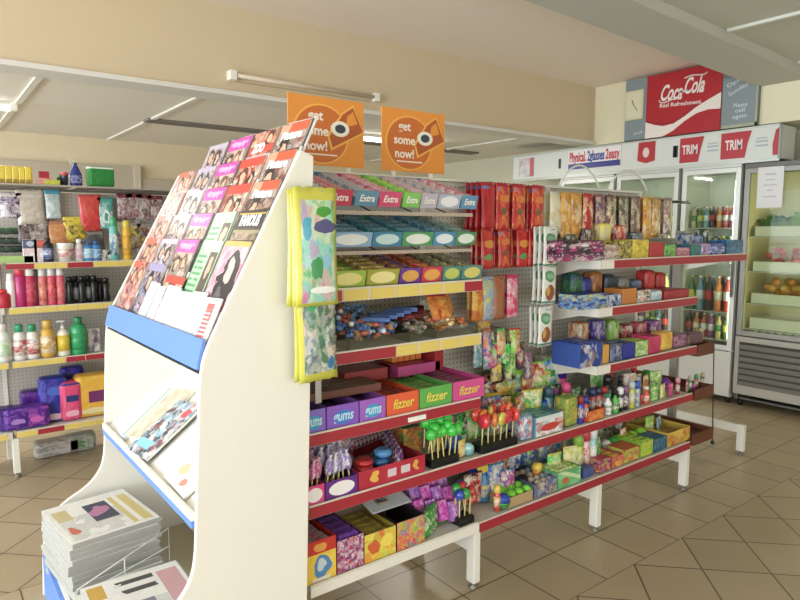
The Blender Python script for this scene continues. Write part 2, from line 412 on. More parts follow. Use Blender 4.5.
for z in (ZA2, ZB2, ZC2):
    for x in (XM[2]-.064,):
        gb(MB().prism([(YF+.0, z+.002), (YB, z+.002), (YB, z-.12), (YF+.12, z-.045), (YF, z-.042)], 'x', x-.004, x), 'bracket', WHITE)
for z in (ZA, ZB, ZC): gb(MB().prism([(YF+.01, z-.022), (YB, z-.022), (YB, z-.12), (YF+.12, z-.055)], 'x', XM[1]+.0005, XM[1]+.0035), 'bracket', WHITE)
for z in (ZA2,): gb(MB().prism([(YF+.01, z-.022), (YB, z-.022), (YB, z-.12), (YF+.12, z-.055)], 'x', 4.296, 4.30), 'bracket', WHITE)
gb(MB().box(4.24, 4.28, YB, YB+.05, 0, 1.6), 'upright', M('#8f8b84', .5))
for z0 in (1.5, .12): gb(MB().box(XM[3]+.015, 4.24, YB+.01, YB+.03, z0, z0+.05), 'crossbar', M('#8f8b84', .5))
# wire hoops standing on the top
for u0, u1, uc, vt in ((562, 604, 592, 166), (611, 652, 630, 162)):
    xa_, xb_ = gx(u0, YB, 185), gx(u1, YB, 180)
    pts = [(xa_+(xb_-xa_)*t, YB+.02, 1.85+.13*math.sin(PI*min(1, t*1.05))**.7) for t in [i/12 for i in range(13)]]
    gb(MB().tube(pts, .006), 'wire_hoop', M('#d9ddd4', .4))
# base of the empty fourth bay
BF = thing('shelving_base', 'white metal shelving foot standing empty beyond the long sweets unit', 'shelf base', (4.62, 2.0, 0))
MB().box(-.02, .02, 0, .05, .03, .22).box(-.018, .018, .05, 1.0, .16, .215).build('base_leg', WHITE, BF, .004)
MB().lathe([(.022, 0), (.022, .008), (.008, .014), (.008, .03)], 12, (0, .025, 0)).build('levelling_foot', M('#8c8880', .4, .5), BF)
MB().box(-.018, .018, .95, 1.0, 0, .16).build('rear_leg', WHITE, BF, .004)
# brown tray rack hung at the end
TR = thing('tray_rack', 'brown three-tier tray rack on dark wires at the far end of the sweets shelves', 'tray rack', (3.8, 2.2, 0))
BRN = M('#6e3a24', .6, vary=.15, bscale=20)
for z in (.86, .585, .30):
    e = {.86: .12, .585: .145, .30: .17}[z]; t = MB().box(-.065, e, -.275, .30, z-.02, z+.01).box(-.065, e, -.285, -.275, z-.02, z+.05).box(-.065, e, .30, .31, z-.02, z+.05).box(e, e+.01, -.285, .31, z-.02, z+.05)
    t.build('tray', BRN, TR)
for y in (-.28, .305):
    MB().tube([(.133, y, .93), (.158, y, .6), (.185, y, .25)], .0035).build('wire', DARK, TR)
for y in (-.28, .305): MB().ico((.185, y, .25), .014).build('wire_knob', DARK, TR)
# ================================================================== ORANGE SIGNS on top
OR1, OR2, OR3 = M('#e8901c', .45), M('#cf6a14', .45), M('#f2b13a', .45)
def sign(x0, x1, label):
    w = x1-x0; h = .275
    t = thing('promotional_sign', label, 'sign', (x0, YB-.025, 1.868), 0, 'orange promotional signs')
    MB().box(0, w, 0, .004, 0, h).build('panel', OR1, t)
    def disc(cx, cz, rx, rz, y, m, name, n=36):
        o = MB().prism([(cx+rx*math.cos(2*PI*i/n), cz+rz*math.sin(2*PI*i/n)) for i in range(n)], 'y', -y, -y+.0015).build(name, m, t); return o
    disc(w*.42, h*.46, w*.37, h*.44, .0018, OR3, 'ring'); disc(w*.42, h*.46, w*.345, h*.415, .0034, OR2, 'circle')
    mb = MB().prism([(w*.56, h*.28), (w*.98, h*.55), (w*.84, h*.90), (w*.70, h*.78), (w*.52, h*.44)], 'y', -.0052, -.0035)
    MB().prism([(w*.54, h*.23), (w*1.0, h*.53), (w*.85, h*.94), (w*.69, h*.81), (w*.49, h*.46)], 'y', -.0036, -.0030).build('bar_outline', OR3, t)
    mb.build('chocolate_bar', M('#b4551a', .45), t)
    MB().prism([(w*.74, h*.60), (w*.9, h*.66), (w*.84, h*.84), (w*.76, h*.76)], 'y', -.0068, -.0053).build('bar_end', OR1, t)
    disc(w*.66, h*.56, w*.125, h*.115, .007, M('#efe9da', .4), 'badge'); disc(w*.66, h*.56, w*.07, h*.065, .0085, M('#3c4450', .4), 'badge_centre')
    wm = M('#f3ead8', .4)
    for s, z in (('get', .72), ('some', .50), ('now!', .28)):
        text(s, h*.2, wm, t, (w*.34, -.0046, h*z), FY, bold=.0012, ext=.0006)
    MB().box(w*.22, w*.62, -.0047, -.0034, h*.15, h*.17).build('underline', wm, t)
    for s in (-1, 1): MB().box(w/2+s*w*.3-.006, w/2+s*w*.3+.006, .004, .02, -.03, .1).build('support', WHITE, t)
sign(1.20, 1.56, 'orange chocolate sign nearest the magazine rack, partly behind magazines')
sign(1.655, 2.02, 'orange chocolate sign further from the magazine rack, fully in view')
# ================================================================== PRODUCT KINDS
def open_box(name, w, d, h, face, side, parent, back=None, inner='#cfc6b4', flare=0, front_h=None):
    """display carton open at the top, with thickness; face= front material"""
    t = .002; fh = front_h or h
    mb = MB()
    mb.box(0, w, 0, t, 0, fh, 1, {'f': 0}); mb.box(0, t, t, d, 0, h, 1).box(w-t, w, t, d, 0, h, 1).box(t, w-t, d-t, d, 0, back or h, 1).box(t, w-t, t, d-t, 0, t, 2)
    return mb.build(name, [face, side, M(inner, .7)], parent)
def bars_in(root_m, x0, x1, y0, y1, z, n, hgt, mat, label, group, name='sweet_packet', cat='sweet packet', across=True, jitter=.003):
    """n wrapped bars lying across a box; each its own top-level object; mesh shared"""
    w = x1-x0; step = (y1-y0)/n
    mb = MB(); L_ = w*.94; a = step*.44; hh = hgt
    prof = [(-L_/2, .15), (-L_/2+.008, .5), (-L_/2+.012, 1), (L_/2-.012, 1), (L_/2-.008, .5), (L_/2, .15)]
    rings = []
    for px, k in prof:
        rings.append([(px, a*cs*(1 if k > .4 else 1.1), hh/2*(1+sn*k)) for cs, sn in ((-1, -.7), (-.6, -1), (.6, -1), (1, -.7), (1, .7), (.6, 1), (-.6, 1), (-1, .7))])
    vs = [[mb.bm.verts.new(p) for p in r] for r in rings]
    for i in range(len(vs)-1):
        for k in range(8):
            f = mb.bm.faces.new((vs[i][k], vs[i][(k+1) % 8], vs[i+1][(k+1) % 8], vs[i+1][k])); f.smooth = False
            ua, ub = (prof[i][0]+L_/2)/L_, (prof[i+1][0]+L_/2)/L_
            for l, t in zip(f.loops, [(ua, k/8), (ua, (k+1)/8), (ub, (k+1)/8), (ub, k/8)]): l[mb.uv].uv = t
    mb.bm.faces.new(vs[0]); mb.bm.faces.new(vs[-1])
    first = None
    for i in range(n):
        if first is None: o = first = mb.build(name, mat)
        else: o = first.copy(); COL.objects.link(o)
        tag(o, label, cat, group)
        j = random.uniform(-jitter, jitter)
        o.matrix_world = root_m @ Matrix.Translation(((x0+x1)/2+j, y0+step*(i+.5), z)) @ Matrix.Rotation(random.uniform(-.04, .04), 4, 'Z')
def mtx(loc, rx=0, rz=0): return Matrix.Translation(loc) @ Matrix.Rotation(rz, 4, 'Z') @ Matrix.Rotation(rx, 4, 'X')
def display(x0, x1, y, z, d, h, face, side, label, rx=0, title=None, tcol='#f4f0e8', n=6, bar=None, blabel=None, bgroup=None, tsize=None, back=None, shear=.2, front_h=None, badge=None, barh=None, gap=.001, inner='#cfc6b4', bz=.003):
    w = x1-x0-gap*2
    t = thing('display_box', label, 'display box', (x0+gap, y, z), 0, 'open display boxes of sweets', rx=rx)
    open_box('carton', w, d, h, face, side, t, back=back, front_h=front_h, inner=inner)
    fh = front_h or h
    if badge:
        n_ = 20; MB().prism([(w/2+w*.40*math.cos(2*PI*i/n_), fh*.5+fh*.38*math.sin(2*PI*i/n_)) for i in range(n_)], 'y', -.0012, -.0002).build('badge', M(badge, .4), t)
    if title: text(title, tsize or fh*.62, M(tcol, .4), t, (w/2, -.0018, fh*.5), FY, ext=.0005, shear=shear, bold=fh*.012, name='title', fit=w*.66)
    if bar: bars_in(mtx((x0+gap, y, z), rx), .004, w-.004, .008, d-.008, bz, n, barh or h*.8, bar, blabel, bgroup)
    return t
def bag_mesh(w, h, th, mats, seed=0, header=.14, nx=8, nz=14, flat=False):
    """pillow pack hanging from its top edge, front faces -Y; origin at top centre; mats [body print, header]"""
    r = random.Random(seed); mb = MB()
    def P(i, k, s):
        u, v = i/nx, k/nz
        e = max(0, 1-abs(2*u-1)**3)*max(0, 1-abs(2*(v*(1-header)/(1))-1+0)**6 if False else min(1, (v)/.12, max(0, (1-header-v))/.12))
        e = min(1, e); tt = th/2*(e**.6)*(1.25-.6*v)
        x = (u-.5)*w*(1-.05*math.sin(PI*v)); z = -h*(1-v)
        if k in (0, nz): z += (.004 if i % 2 else 0)
        return (x+(r.uniform(-1, 1)*.0015 if 0 < i < nx else 0), s*tt+(r.uniform(-1, 1)*th*.07 if e > .2 else .0006*s), z)
    F = [[mb.bm.verts.new(P(i, k, -1)) for i in range(nx+1)] for k in range(nz+1)]
    B = [[mb.bm.verts.new(P(i, k, 1)) for i in range(nx+1)] for k in range(nz+1)]
    for k in range(nz):
        for i in range(nx):
            for S_, rev in ((F, False), (B, True)):
                q = [S_[k][i], S_[k][i+1], S_[k+1][i+1], S_[k+1][i]]; uvs = [(i/nx, k/nz), ((i+1)/nx, k/nz), ((i+1)/nx, (k+1)/nz), (i/nx, (k+1)/nz)]
                if rev: q = q[::-1]; uvs = uvs[::-1]
                f = mb.bm.faces.new(q); f.smooth = True; f.material_index = 1 if k/nz >= 1-header and len(mats) > 1 else 0
                for l, t in zip(f.loops, uvs): l[mb.uv].uv = t
    for k in range(nz):
        mb.bm.faces.new((F[k][0], F[k+1][0], B[k+1][0], B[k][0])); mb.bm.faces.new((F[k][nx], B[k][nx], B[k+1][nx], F[k+1][nx]))
    for i in range(nx):
        mb.bm.faces.new((F[0][i], B[0][i], B[0][i+1], F[0][i+1])); mb.bm.faces.new((F[nz][i], F[nz][i+1], B[nz][i+1], B[nz][i]))
    return mb
HOOKS = []
def bag(x, y, z, w, h, th, mats, label, group=None, name='sweet_bag', cat='sweet bag', seed=0, rz=0, rx=0, copies=1, step=.022, header=.14, hook=None):
    o = bag_mesh(w, h, th, mats, seed, header).build(name, mats)
    for i in range(copies):
        c = o if i == 0 else o.copy()
        if i: COL.objects.link(c)
        c.location = (x+random.uniform(-.002, .002)*i, y+step*i, z); c.rotation_euler = (rx, random.uniform(-.03, .03), rz+random.uniform(-.04, .04)*bool(i))
        tag(c, label if copies == 1 else ('front ' if i == 0 else 'tucked-behind ')+label, cat, group or ('bags behind ' + label)[:60] if copies > 1 else group)
    if hook:
        HOOKS.append((x, y-.02, z-.012, hook))
    return o
# bottles -----------------------------------------------------------
def bottle(loc, r, h, body, capc, label, lab=None, kind='round', cat='bottle', group=None, name=None, sy=1, rz=0, scale=1):
    """kind: round (shampoo), pump, trigger, can (aerosol), tub, soft (lotion, tapering), drink"""
    nm = name or {'can': 'spray_can', 'tub': 'tub', 'drink': 'drink_bottle', 'pump': 'pump_bottle', 'trigger': 'spray_bottle', 'soda': 'drink_can'}.get(kind, 'bottle')
    t = thing(nm, label, cat, loc, rz, group)
    bm_ = body if not isinstance(body, str) else M(body, .3); cm = M(capc, .35)
    if kind == 'can':
        MB().lathe([(r*.94, 0), (r, .004), (r, h*.74), (r*.8, h*.79), (r*.75, h*.80)], 16).build('body', bm_, t)
        MB().lathe([(r*.78, h*.795), (r*.82, h*.80), (r*.78, h*.97), (r*.6, h), (r*.2, h)], 16).build('cap', cm, t)
        if lab: MB().lathe([(r*1.01, h*.12), (r*1.01, h*.62)], 16).build('label', lab, t)
    elif kind == 'tub':
        MB().lathe([(r*.9, 0), (r, h*.78), (r, h*.8)], 18).build('body', bm_, t)
        MB().lathe([(r*1.04, h*.78), (r*1.04, h*.98), (r*.98, h)], 18).build('lid', cm, t)
        if lab: MB().lathe([(r*.93, h*.15), (r*1.005, h*.7)], 18).build('label', lab, t)
    elif kind == 'drink':
        MB().lathe([(r*.9, 0), (r, .01), (r, h*.3), (r*.93, h*.45), (r, h*.6), (r*.85, h*.72), (r*.35, h*.87), (r*.33, h*.93)], 12).build('body', bm_, t)
        MB().lathe([(r*.4, h*.93), (r*.4, h)], 10).build('cap', cm, t)
        if lab: MB().lathe([(r*1.02, h*.32), (r*1.02, h*.58)], 12).build('label', lab, t)
    elif kind == 'soda':
        MB().lathe([(r*.8, 0), (r, .01), (r, h*.9), (r*.8, h)], 12).build('body', bm_, t)
        MB().lathe([(r*.82, h), (r*.82, h+.002)], 12).build('lid', M('#c9c9c6', .3, 1), t)
    elif kind == 'trigger':
        MB().lathe([(r*.9, 0), (r, .01), (r, h*.4), (r*.55, h*.62), (r*.3, h*.72), (r*.3, h*.8)], 14, sy=.6).build('body', bm_, t)
        MB().box(-r*.4, r*.35, -r*.3, r*.3, h*.8, h*.93).box(-r*1.0, -r*.4, -r*.15, r*.15, h*.86, h*.93).box(-r*.75, -r*.6, -r*.1, r*.1, h*.7, h*.86).build('trigger_head', cm, t, .002)
        if lab: MB().lathe([(r*1.02, h*.1), (r*1.02, h*.36)], 14, sy=.6).build('label', lab, t)
    else:
        sh = {'round': [(r*.92, 0), (r, .008), (r, h*.68), (r*.8, h*.78), (r*.45, h*.82)], 'pump': [(r*.9, 0), (r, .008), (r*.98, h*.6), (r*.6, h*.7), (r*.3, h*.74)],
              'soft': [(r*.8, 0), (r, h*.1), (r*.96, h*.4), (r*.8, h*.7), (r*.5, h*.8)], 'slim': [(r*.85, 0), (r, .01), (r*.75, h*.45), (r*.95, h*.75), (r*.6, h*.8)]}[kind]
        MB().lathe(sh, 16, sy=sy).build('body', bm_, t)
        if kind == 'pump':
            MB().lathe([(r*.36, h*.73), (r*.36, h*.82), (r*.12, h*.83), (r*.12, h*.93)], 12).box(-r*.9, r*.25, -r*.18, r*.18, h*.92, h*.98).build('pump', cm, t)
        else:
            MB().lathe([(sh[-1][0]*1.15, h*.79), (sh[-1][0]*1.15, h*.97), (sh[-1][0]*.9, h)], 16, sy=sy).build('cap', cm, t)
        if lab: MB().lathe([(r*1.015, h*.14), (r*1.015, h*.58)], 16, sy=sy).build('label', lab, t)
    return t
def packet(loc, w, d, h, mats, label, cat='box', group=None, name='carton', rz=0, title=None, tcol='#ffffff', rx=0, soft=False, handle=False):
    """closed carton / wrapped pack with front print; loc = front-left-bottom when rz=0"""
    t = thing(name, label, cat, loc, rz, group, rx=rx)
    o = MB().box(0, w, 0, d, 0, h, 1, {'f': 0, 'l': 0}).build('pack', mats, t, bevel=min(w, d, h)*(.22 if soft else .03))
    MB().box(w*.04, w*.96, d*.46, d*.54, h, h+.0012).build('top_seam', mats[1], t)
    if title: text(title, h*.2, M(tcol, .4), t, (w/2, -.002, h*.62), FY, ext=.0006, bold=.001, name='title', fit=w*.7)
    return t
# lollies -----------------------------------------------------------
_lolly = {}
def lolly(loc, kind, col, label, group, rot=(0, 0, 0), scale=1, stick='#dccf7a'):
    k = (kind, col, stick)
    if k not in _lolly:
        t = thing('lollipop', label, 'lollipop', loc, 0, group)
        MB().tube([(0, 0, 0), (0, 0, .075)], .0028, 6).build('stick', M(stick, .5), t)
        if kind == 'ball': MB().ico((0, 0, .088), .021, 2, sc=(1, .9, 1.05)).build('sweet', M(col, .15, coat=.5), t)
        elif kind == 'disc': MB().lathe([(.001, -.009), (.024, -.009), (.03, 0), (.024, .009), (.001, .009)], 16, M4=Matrix.Translation((0, 0, .092)) @ Matrix.Rotation(PI/2, 4, 'X')).build('sweet', M(col, .2, coat=.4), t)
        elif kind == 'twist': MB().lathe([(.004, .06), (.013, .075), (.015, .1), (.01, .118), (.004, .125), (.012, .138)], 8).build('wrapper', art([col, '#f0ecf0', col], (4, 4), 3, rough=.25), t)
        _lolly[k] = t
    else: t = dup(_lolly[k])
    place(t, loc, rot, label, group, scale)
    return t
def lolly_stand(x, y, z, w, d, nx, ny, kind, cols, label, each, base='#161616', h=.03, scale=1.2, tilt=.25):
    t = thing('lollipop_stand', label, 'lollipop stand', (x, y, z)); 
    MB().box(0, w, 0, d, 0, h).build('base', M(base, .4), t, .003); MB().box(.004, w-.004, .004, d-.004, h, h+.003).build('holed_deck', M(base, .5), t)
    for j in range(ny):
        for i in range(nx):
            c = cols[(i+j) % len(cols)] if isinstance(cols, list) else cols
            lolly((x+w*(i+.5)/nx, y+d*(j+.5)/ny, z+h+.004+.018*j), kind, c, each, each+' group', (random.uniform(-.1, .1)+.08, random.uniform(-.15, .15), random.uniform(0, 3)), scale)
# novelty sweets (tubes, dispensers) --------------------------------
_nov = {}
def novelty(loc, kind, c1, c2, label, rz=0, scale=1, group=None):
    k = (kind, c1, c2); cat = 'novelty sweet'; nm = {'tube': 'sweet_tube', 'sprayer': 'candy_sprayer', 'ball': 'candy_capsule', 'roller': 'candy_roller', 'pouch': 'sweet_pouch', 'ring': 'candy_ring', 'phone': 'toy_phone'}[kind]
    if k not in _nov:
        t = thing(nm, label, cat, loc, rz, group)
        a, b_ = M(c1, .25, coat=.3), M(c2, .3)
        if kind == 'tube':
            MB().lathe([(.014, 0), (.016, .004), (.016, .085), (.013, .09)], 12).build('tube', a, t); MB().lathe([(.017, .088), (.017, .112), (.011, .122), (.004, .124)], 12).build('cap', b_, t)
            MB().lathe([(.0163, .02), (.0163, .07)], 12).build('label', art([c1, c2, '#f0ead8'], (5, 3), 2), t)
        elif kind == 'sprayer':
            MB().lathe([(.017, 0), (.019, .006), (.018, .06), (.008, .075), (.008, .085)], 12).build('bottle', a, t)
            MB().box(-.012, .012, -.008, .008, .085, .105).box(-.024, -.012, -.004, .004, .095, .104).build('nozzle', b_, t, .002)
            MB().lathe([(.0192, .015), (.0187, .05)], 12).build('label', art([c2, c1, '#e9e4d4'], (4, 3), 5), t)
        elif kind == 'ball':
            MB().lathe([(.006, 0), (.02, .006), (.026, .022), (.0265, .028)], 14).build('lower_half', a, t); MB().lathe([(.0265, .029), (.024, .042), (.013, .053), (.002, .056)], 14).build('upper_half', b_, t)
        elif kind == 'roller':
            MB().box(-.018, .018, -.012, .012, 0, .055).build('case', a, t, .005)
            MB().lathe([(.002, -.014), (.018, -.012), (.018, .012), (.002, .014)], 14, M4=Matrix.Translation((0, 0, .065)) @ Matrix.Rotation(PI/2, 4, 'X')).build('roller', b_, t)
        elif kind == 'ring':
            MB().tube([(.013*math.cos(a_), 0, .014+.013*math.sin(a_)) for a_ in [i*PI/6 for i in range(12)]], .003, 6, closed=True).build('ring', a, t); MB().ico((0, 0, .042), .014, 1, sc=(1, 1, 1.1)).build('gem', b_, t)
        elif kind == 'phone':
            MB().box(-.02, .02, -.008, .008, 0, .075).build('case', a, t, .005); MB().box(-.013, .013, -.0095, -.008, .045, .068).build('screen', b_, t)
            MB().box(-.013, .013, -.0095, -.008, .01, .036).build('keypad', art(['#f4f0e0', c1], (6, 5), 1), t)
        else:
            o = bag_mesh(.07, .1, .022, [1], 4, 0).build('pouch', art([c1, c2, c1, '#efe7cf'], (3, 4), len(_nov)), t); o.location = (0, 0, .101)
            MB().box(-.033, .033, -.0015, .0015, .094, .104).build('top_seal', b_, t)
        _nov[k] = t
    else: t = dup(_nov[k])
    return place(t, loc, (0, 0, rz), label, group, scale)
# ================================================================== MODULE 1 STOCK
P_PINK, P_BLUE = '#d8436e', '#3f7fae'
def foil(c, c2='#e9e6ea', seed=0): return art([c, c2, c, c2, c], (7, 2), seed, rough=.28)
def xs(us, y, v): return [gx(u, y, v) for u in us]
# row 1: sloping open boxes of gum
TILT = .30
row1 = [(327, 351, '#c93a5c', 'Extra', 'pink', '#d0486a'), (354, 377, '#5e93b4', 'Extra', 'steel blue', '#8fa5b5'), (378, 400, '#d24a78', 'Extra', 'rose pink', '#d94f80'),
        (402, 419, '#7cc65a', 'Extra', 'bright green', '#7fd048'), (420, 436, '#b9b4c0', 'Extra', 'pale grey', '#b29aa6'), (437, 459, '#a9b4c8', '', 'white and blue', '#8aa2b8'), (460, 476, '#5f93bb', 'Extra', 'blue', '#c9476a')]
wh = ['nearest the magazine rack', 'second from the magazine rack', 'third from the magazine rack', 'fourth from the rack', 'just beyond the green one', 'fronted with an oval', 'at the far end of the top row']
for (u0, u1, c, ti, cn, bc), w_ in zip(row1, wh):
    x0, x1 = gx(u0, 1.97, 200), gx(u1, 1.97, 200)
    if u0 == 327: x0 = 1.17
    display(x0, x1, 1.97, 1.692, .33, .032, M(c, .4), M(c, .45), cn+' gum box on the top row, '+w_, TILT, ti or None, n=5, front_h=.058, back=.05, barh=.050, tsize=.036, bar=foil(bc, '#e3c9d2' if bc != '#7fd048' else '#9be060', len(cn)),
            blabel=cn+' gum pack in the top row box '+w_, bgroup=cn+' gum packs, top row, '+w_, badge=None if ti else '#e4e6ec')
row2 = [(329, 371, '#8fb3d9', '', 'light blue', '#6fa0c6', '#e9eef2'), (371.5, 401, '#3f86ab', '', 'turquoise', '#2f8cae', '#bfe0e2'), (401.5, 432, '#4f9c63', '', 'green', '#3c93b4', '#e4ece4'),
        (432.5, 454, '#4a8ebb', '', 'mid blue', '#3f8fb0', '#e4ecf2'), (454.5, 475, '#4f8f62', '', 'dark green', '#77a88c', '#dfeadf')]
wh2 = ['under the first pink box', 'under the third pink box', 'under the grey box', 'between two green boxes', 'at the far end']
for (u0, u1, c, ti, cn, bc, bd), w_ in zip(row2, wh2):
    x0, x1 = gx(u0, 1.97, 240), gx(u1, 1.97, 240)
    display(x0, x1, 1.97, 1.542, .31, .032, M(c, .4), M(c, .45), cn+' sweet box in the second row, '+w_, TILT-.05, None, n=5, front_h=.055, back=.05, barh=.048, bar=foil(bc, '#9cc6d6', len(w_)),
            blabel=cn+'-box gum pack in the second row '+w_, bgroup='gum packs in the second row box '+w_, badge=bd)
# wire hooks that carry the two sloping rows
for z in (1.66, 1.515):
    for x in (1.24, 1.45, 1.66, 1.85):
        gb(MB().tube([(x-.012, 1.985, z+.008), (x-.012, 1.985, z-.015), (x+.012, 1.985, z-.015), (x+.012, 1.985, z+.008)], .003).tube([(x, 1.985, z-.015), (x, YB-.001, z+.09)], .003), 'wire_hook', M('#6b5248', .4))
gb(MB().box(1.15, 1.89, 1.972, 1.985, 1.66, 1.675).box(1.15, 1.89, 1.972, 1.985, 1.512, 1.526), 'wire_rail', M('#b3a394', .4))
# row 3, standing on shelf A
row3 = [(328, 364, '#9cc23c', 'lime green', '#7fb02e', '#e9e08a'), (365, 397, '#a8a838', 'yellow', '#c08a2a', '#efe59a'), (398, 419, '#6a3a9c', 'purple', '#5a2b92', '#e0a848'), (420, 440, '#c93a58', 'red', '#d23c40', '#e8a84a'),
        (441, 459, '#4f8a86', 'teal', '#6f5a7a', '#c3cf58'), (460, 480, '#5a8c8a', 'grey green', '#5f5a74', '#d8cf66')]
for i, (u0, u1, c, cn, bc, bd) in enumerate(row3):
    x0, x1 = gx(u0, 1.95, 278), gx(u1, 1.95, 278)
    w_ = ['nearest the hanging lime bags', 'second from the hanging lime bags', 'with a gold star badge', 'beside the purple one', 'with a yellow star, fifth along', 'at the far end']
    display(x0, x1, 1.945, ZA+.006, .28, .034, M(c, .4), M(c, .45), cn+' bubblegum box on the first shelf, '+w_[i], .22, None, n=5, front_h=.062, back=.05, barh=.052, bar=foil(bc, bd, i+2),
            blabel=cn+' bubblegum strip in its box on the first shelf', bgroup=cn+' bubblegum strips, first shelf', badge=bd)
# shelf B : clear fronted trays
ACR = glass('#f2f6f4', .08, .14)
def clear_tray(x0, x1, y, z, d, h, label, slope=.0):
    t = thing('clear_tray', label, 'clear tray', (x0, y, z)); w = x1-x0
    MB().box(0, w, 0, .003, 0, h).box(0, .003, .003, d, 0, h*1.3).box(w-.003, w, .003, d, 0, h*1.3).box(.003, w-.003, d-.003, d, 0, h*1.5).build('walls', ACR, t)
    MB().box(.003, w-.003, .003, d-.003, 0, .003).build('base', M('#d5d2c8', .3), t)
    return t
def wrapped(name, r, col, twist=True):
    mb = MB().ico((0, 0, 0), r, 2, sc=(1.35, .9, .8))
    for s in (-1, 1): mb.lathe([(.002, r*1.2), (r*.7, r*1.9)], 8, M4=Matrix.Rotation(s*PI/2, 4, 'Y'))
    return mb.build(name, M(col, .25, coat=.3))
def heap(x0, x1, y0, y1, z, cols, n, label, group, r=.013, layers=2, hfun=None):
    z += .012
    protos = {}
    for i in range(n):
        c = cols[i % len(cols)]
        if c not in protos: o = protos[c] = wrapped('wrapped_sweet', r, c)
        else: o = protos[c].copy(); COL.objects.link(o)
        x, y = random.uniform(x0+r*2, x1-r*2), random.uniform(y0+r*2, y1-r*2)
        lay = i*layers//n
        place(o, (x, y, z+r+lay*r*1.3+(y-y0)*.22), (random.uniform(-.4, .4), random.uniform(-.4, .4), random.uniform(0, 6)))
        tag(o, label, 'wrapped sweet', group)
zb = ZB+.003
for (x0, x1, lab) in ((1.135, 1.235, 'clear tray of gold toffees on the second shelf'), (1.238, 1.52, 'clear tray of mixed blue and brown wrapped sweets on the second shelf'), (1.523, 1.655, 'clear tray of dark chocolates on the second shelf'), (1.658, 1.885, 'clear tray of grey and amber sweets at the far end of the second shelf')):
    clear_tray(x0, x1, 1.932, zb, .33, .042, lab)
heap(1.14, 1.23, 1.94, 2.25, zb+.003, ['#c08a2e', '#8a5a22', '#d8b050'], 36, 'gold wrapped toffee heaped in the first clear tray', 'gold toffees in the clear tray')
heap(1.24, 1.5, 1.94, 2.25, zb+.003, ['#6a98d8', '#b08a68', '#a8cce8', '#d0705a', '#80b0e0', '#e4ddd0', '#4a70b8'], 120, 'small wrapped sweet in the mixed blue and brown tray', 'mixed wrapped sweets in the clear tray', layers=3)
heap(1.53, 1.65, 1.94, 2.2, zb+.003, ['#7c8a74', '#5b5048', '#a08a80'], 40, 'dull green and brown wrapped sweet in the third clear tray', 'green and brown sweets in the clear tray')
heap(1.67, 1.88, 1.94, 2.15, zb+.003, ['#b98a4c', '#c46a3a', '#a8a498', '#c9a860'], 60, 'amber wrapped sweet in the far clear tray', 'amber sweets in the clear tray')
# blue packs lying over the mixed tray, black packs, amber bags
for i in range(5):
    o = packet((1.36+i*.05, 2.03+.02*i, zb+.085+.004*i), .11, .05, .016, [art(['#2f62b8', '#4a86d2', '#1f479a'], (4, 3), i), M('#2f5fae', .3)],
               'blue shiny pack lying across the mixed sweets, '+['nearest the rack', 'second', 'third in line', 'fourth in line', 'last before the black packs'][i], 'packet', 'blue packs across the mixed sweets', rz=-.6, name='blue_packet')
for i in range(4):
    packet((1.55+i*.03, 2.02+.035*i, zb+.075+.006*i), .13, .035, .018, [art(['#1e1a1c', '#1e1a1c', '#b02a3a'], (4, 2), i+3), M('#241c1e', .3)],
           'black and red chocolate pack in a small pile, '+['front one', 'second one', 'third one', 'hindmost one'][i], 'packet', 'black and red packs over the clear tray', rz=.15, name='chocolate_packet')
for i in range(4):
    o = bag(1.76+.035*i, 2.06+.035*i, zb+.165+.006*i, .11, .12, .035, [art(['#e0932a', '#d8701e', '#f0b848', '#c03a22'], (3, 3), i+1), M('#b8202c', .35)],
            'amber sweet bag leaning in the far clear tray, '+['front one', 'second one', 'third one', 'last one'][i], 'amber bags at the end of the second shelf', rx=-.45, seed=i)
# shelf C: fruit chew boxes in a row along the shelf edge
rowC = [(304, 325, '#8a6ad0', '#2f9fd0', 'gums', 'lilac', 'half hidden behind the cream rack panel'), (326, 358, '#8a58c8', '#3a7fd8', 'gums', 'violet', 'second from the rack panel'), (359, 385, '#a060c8', '#3aa0d8', 'gums', 'mauve', 'third from the rack panel'),
        (386, 418, '#e85a2a', '#e8d23a', 'fizzer', 'orange', 'between mauve and green boxes'), (419, 451, '#5cb04a', '#e8d84a', 'fizzer', 'green', 'between orange and pink boxes'), (452, 483, '#d84a94', '#e8c84a', 'fizzer', 'pink', 'at the far end')]
for i, (u0, u1, c, c2, ti, cn, w_) in enumerate(rowC):
    x0, x1 = gx(u0, 1.935, 415), gx(u1, 1.935, 415)
    if i == 0: x0 = 1.04
    bc = {'gums': '#7a5a98', 'fizzer': c}[ti]
    if cn == 'orange': bc = '#c23a22'
    if cn == 'pink': bc = '#b83a86'
    d = display(x0, x1, 1.93, ZC+.003, .34, .085, M(c, .4), M(c, .45), cn+' chew box on the third shelf, '+w_, 0, ti, c2 if ti == 'fizzer' else '#bfe8f4', n=8 if ti == 'fizzer' else 5, bar=foil(bc, '#58424e' if cn != 'green' else '#8ed86a', i),
            blabel=cn+' chew roll in the third shelf box '+w_, bgroup='chew rolls in the '+cn+' box', barh=.03, back=.10, bz=.038 if ti == 'fizzer' else .02)
    if ti == 'gums':
        w = x1-x0-.002; MB().prism([(w*.2+w*.6*t/2*(1+math.cos(2*PI*k/18)), .038+.026*math.sin(2*PI*k/18)) for k in range(18) for t in (1,)], 'y', -.0012, -.0002).build('blue_oval', M(c2, .4), d)
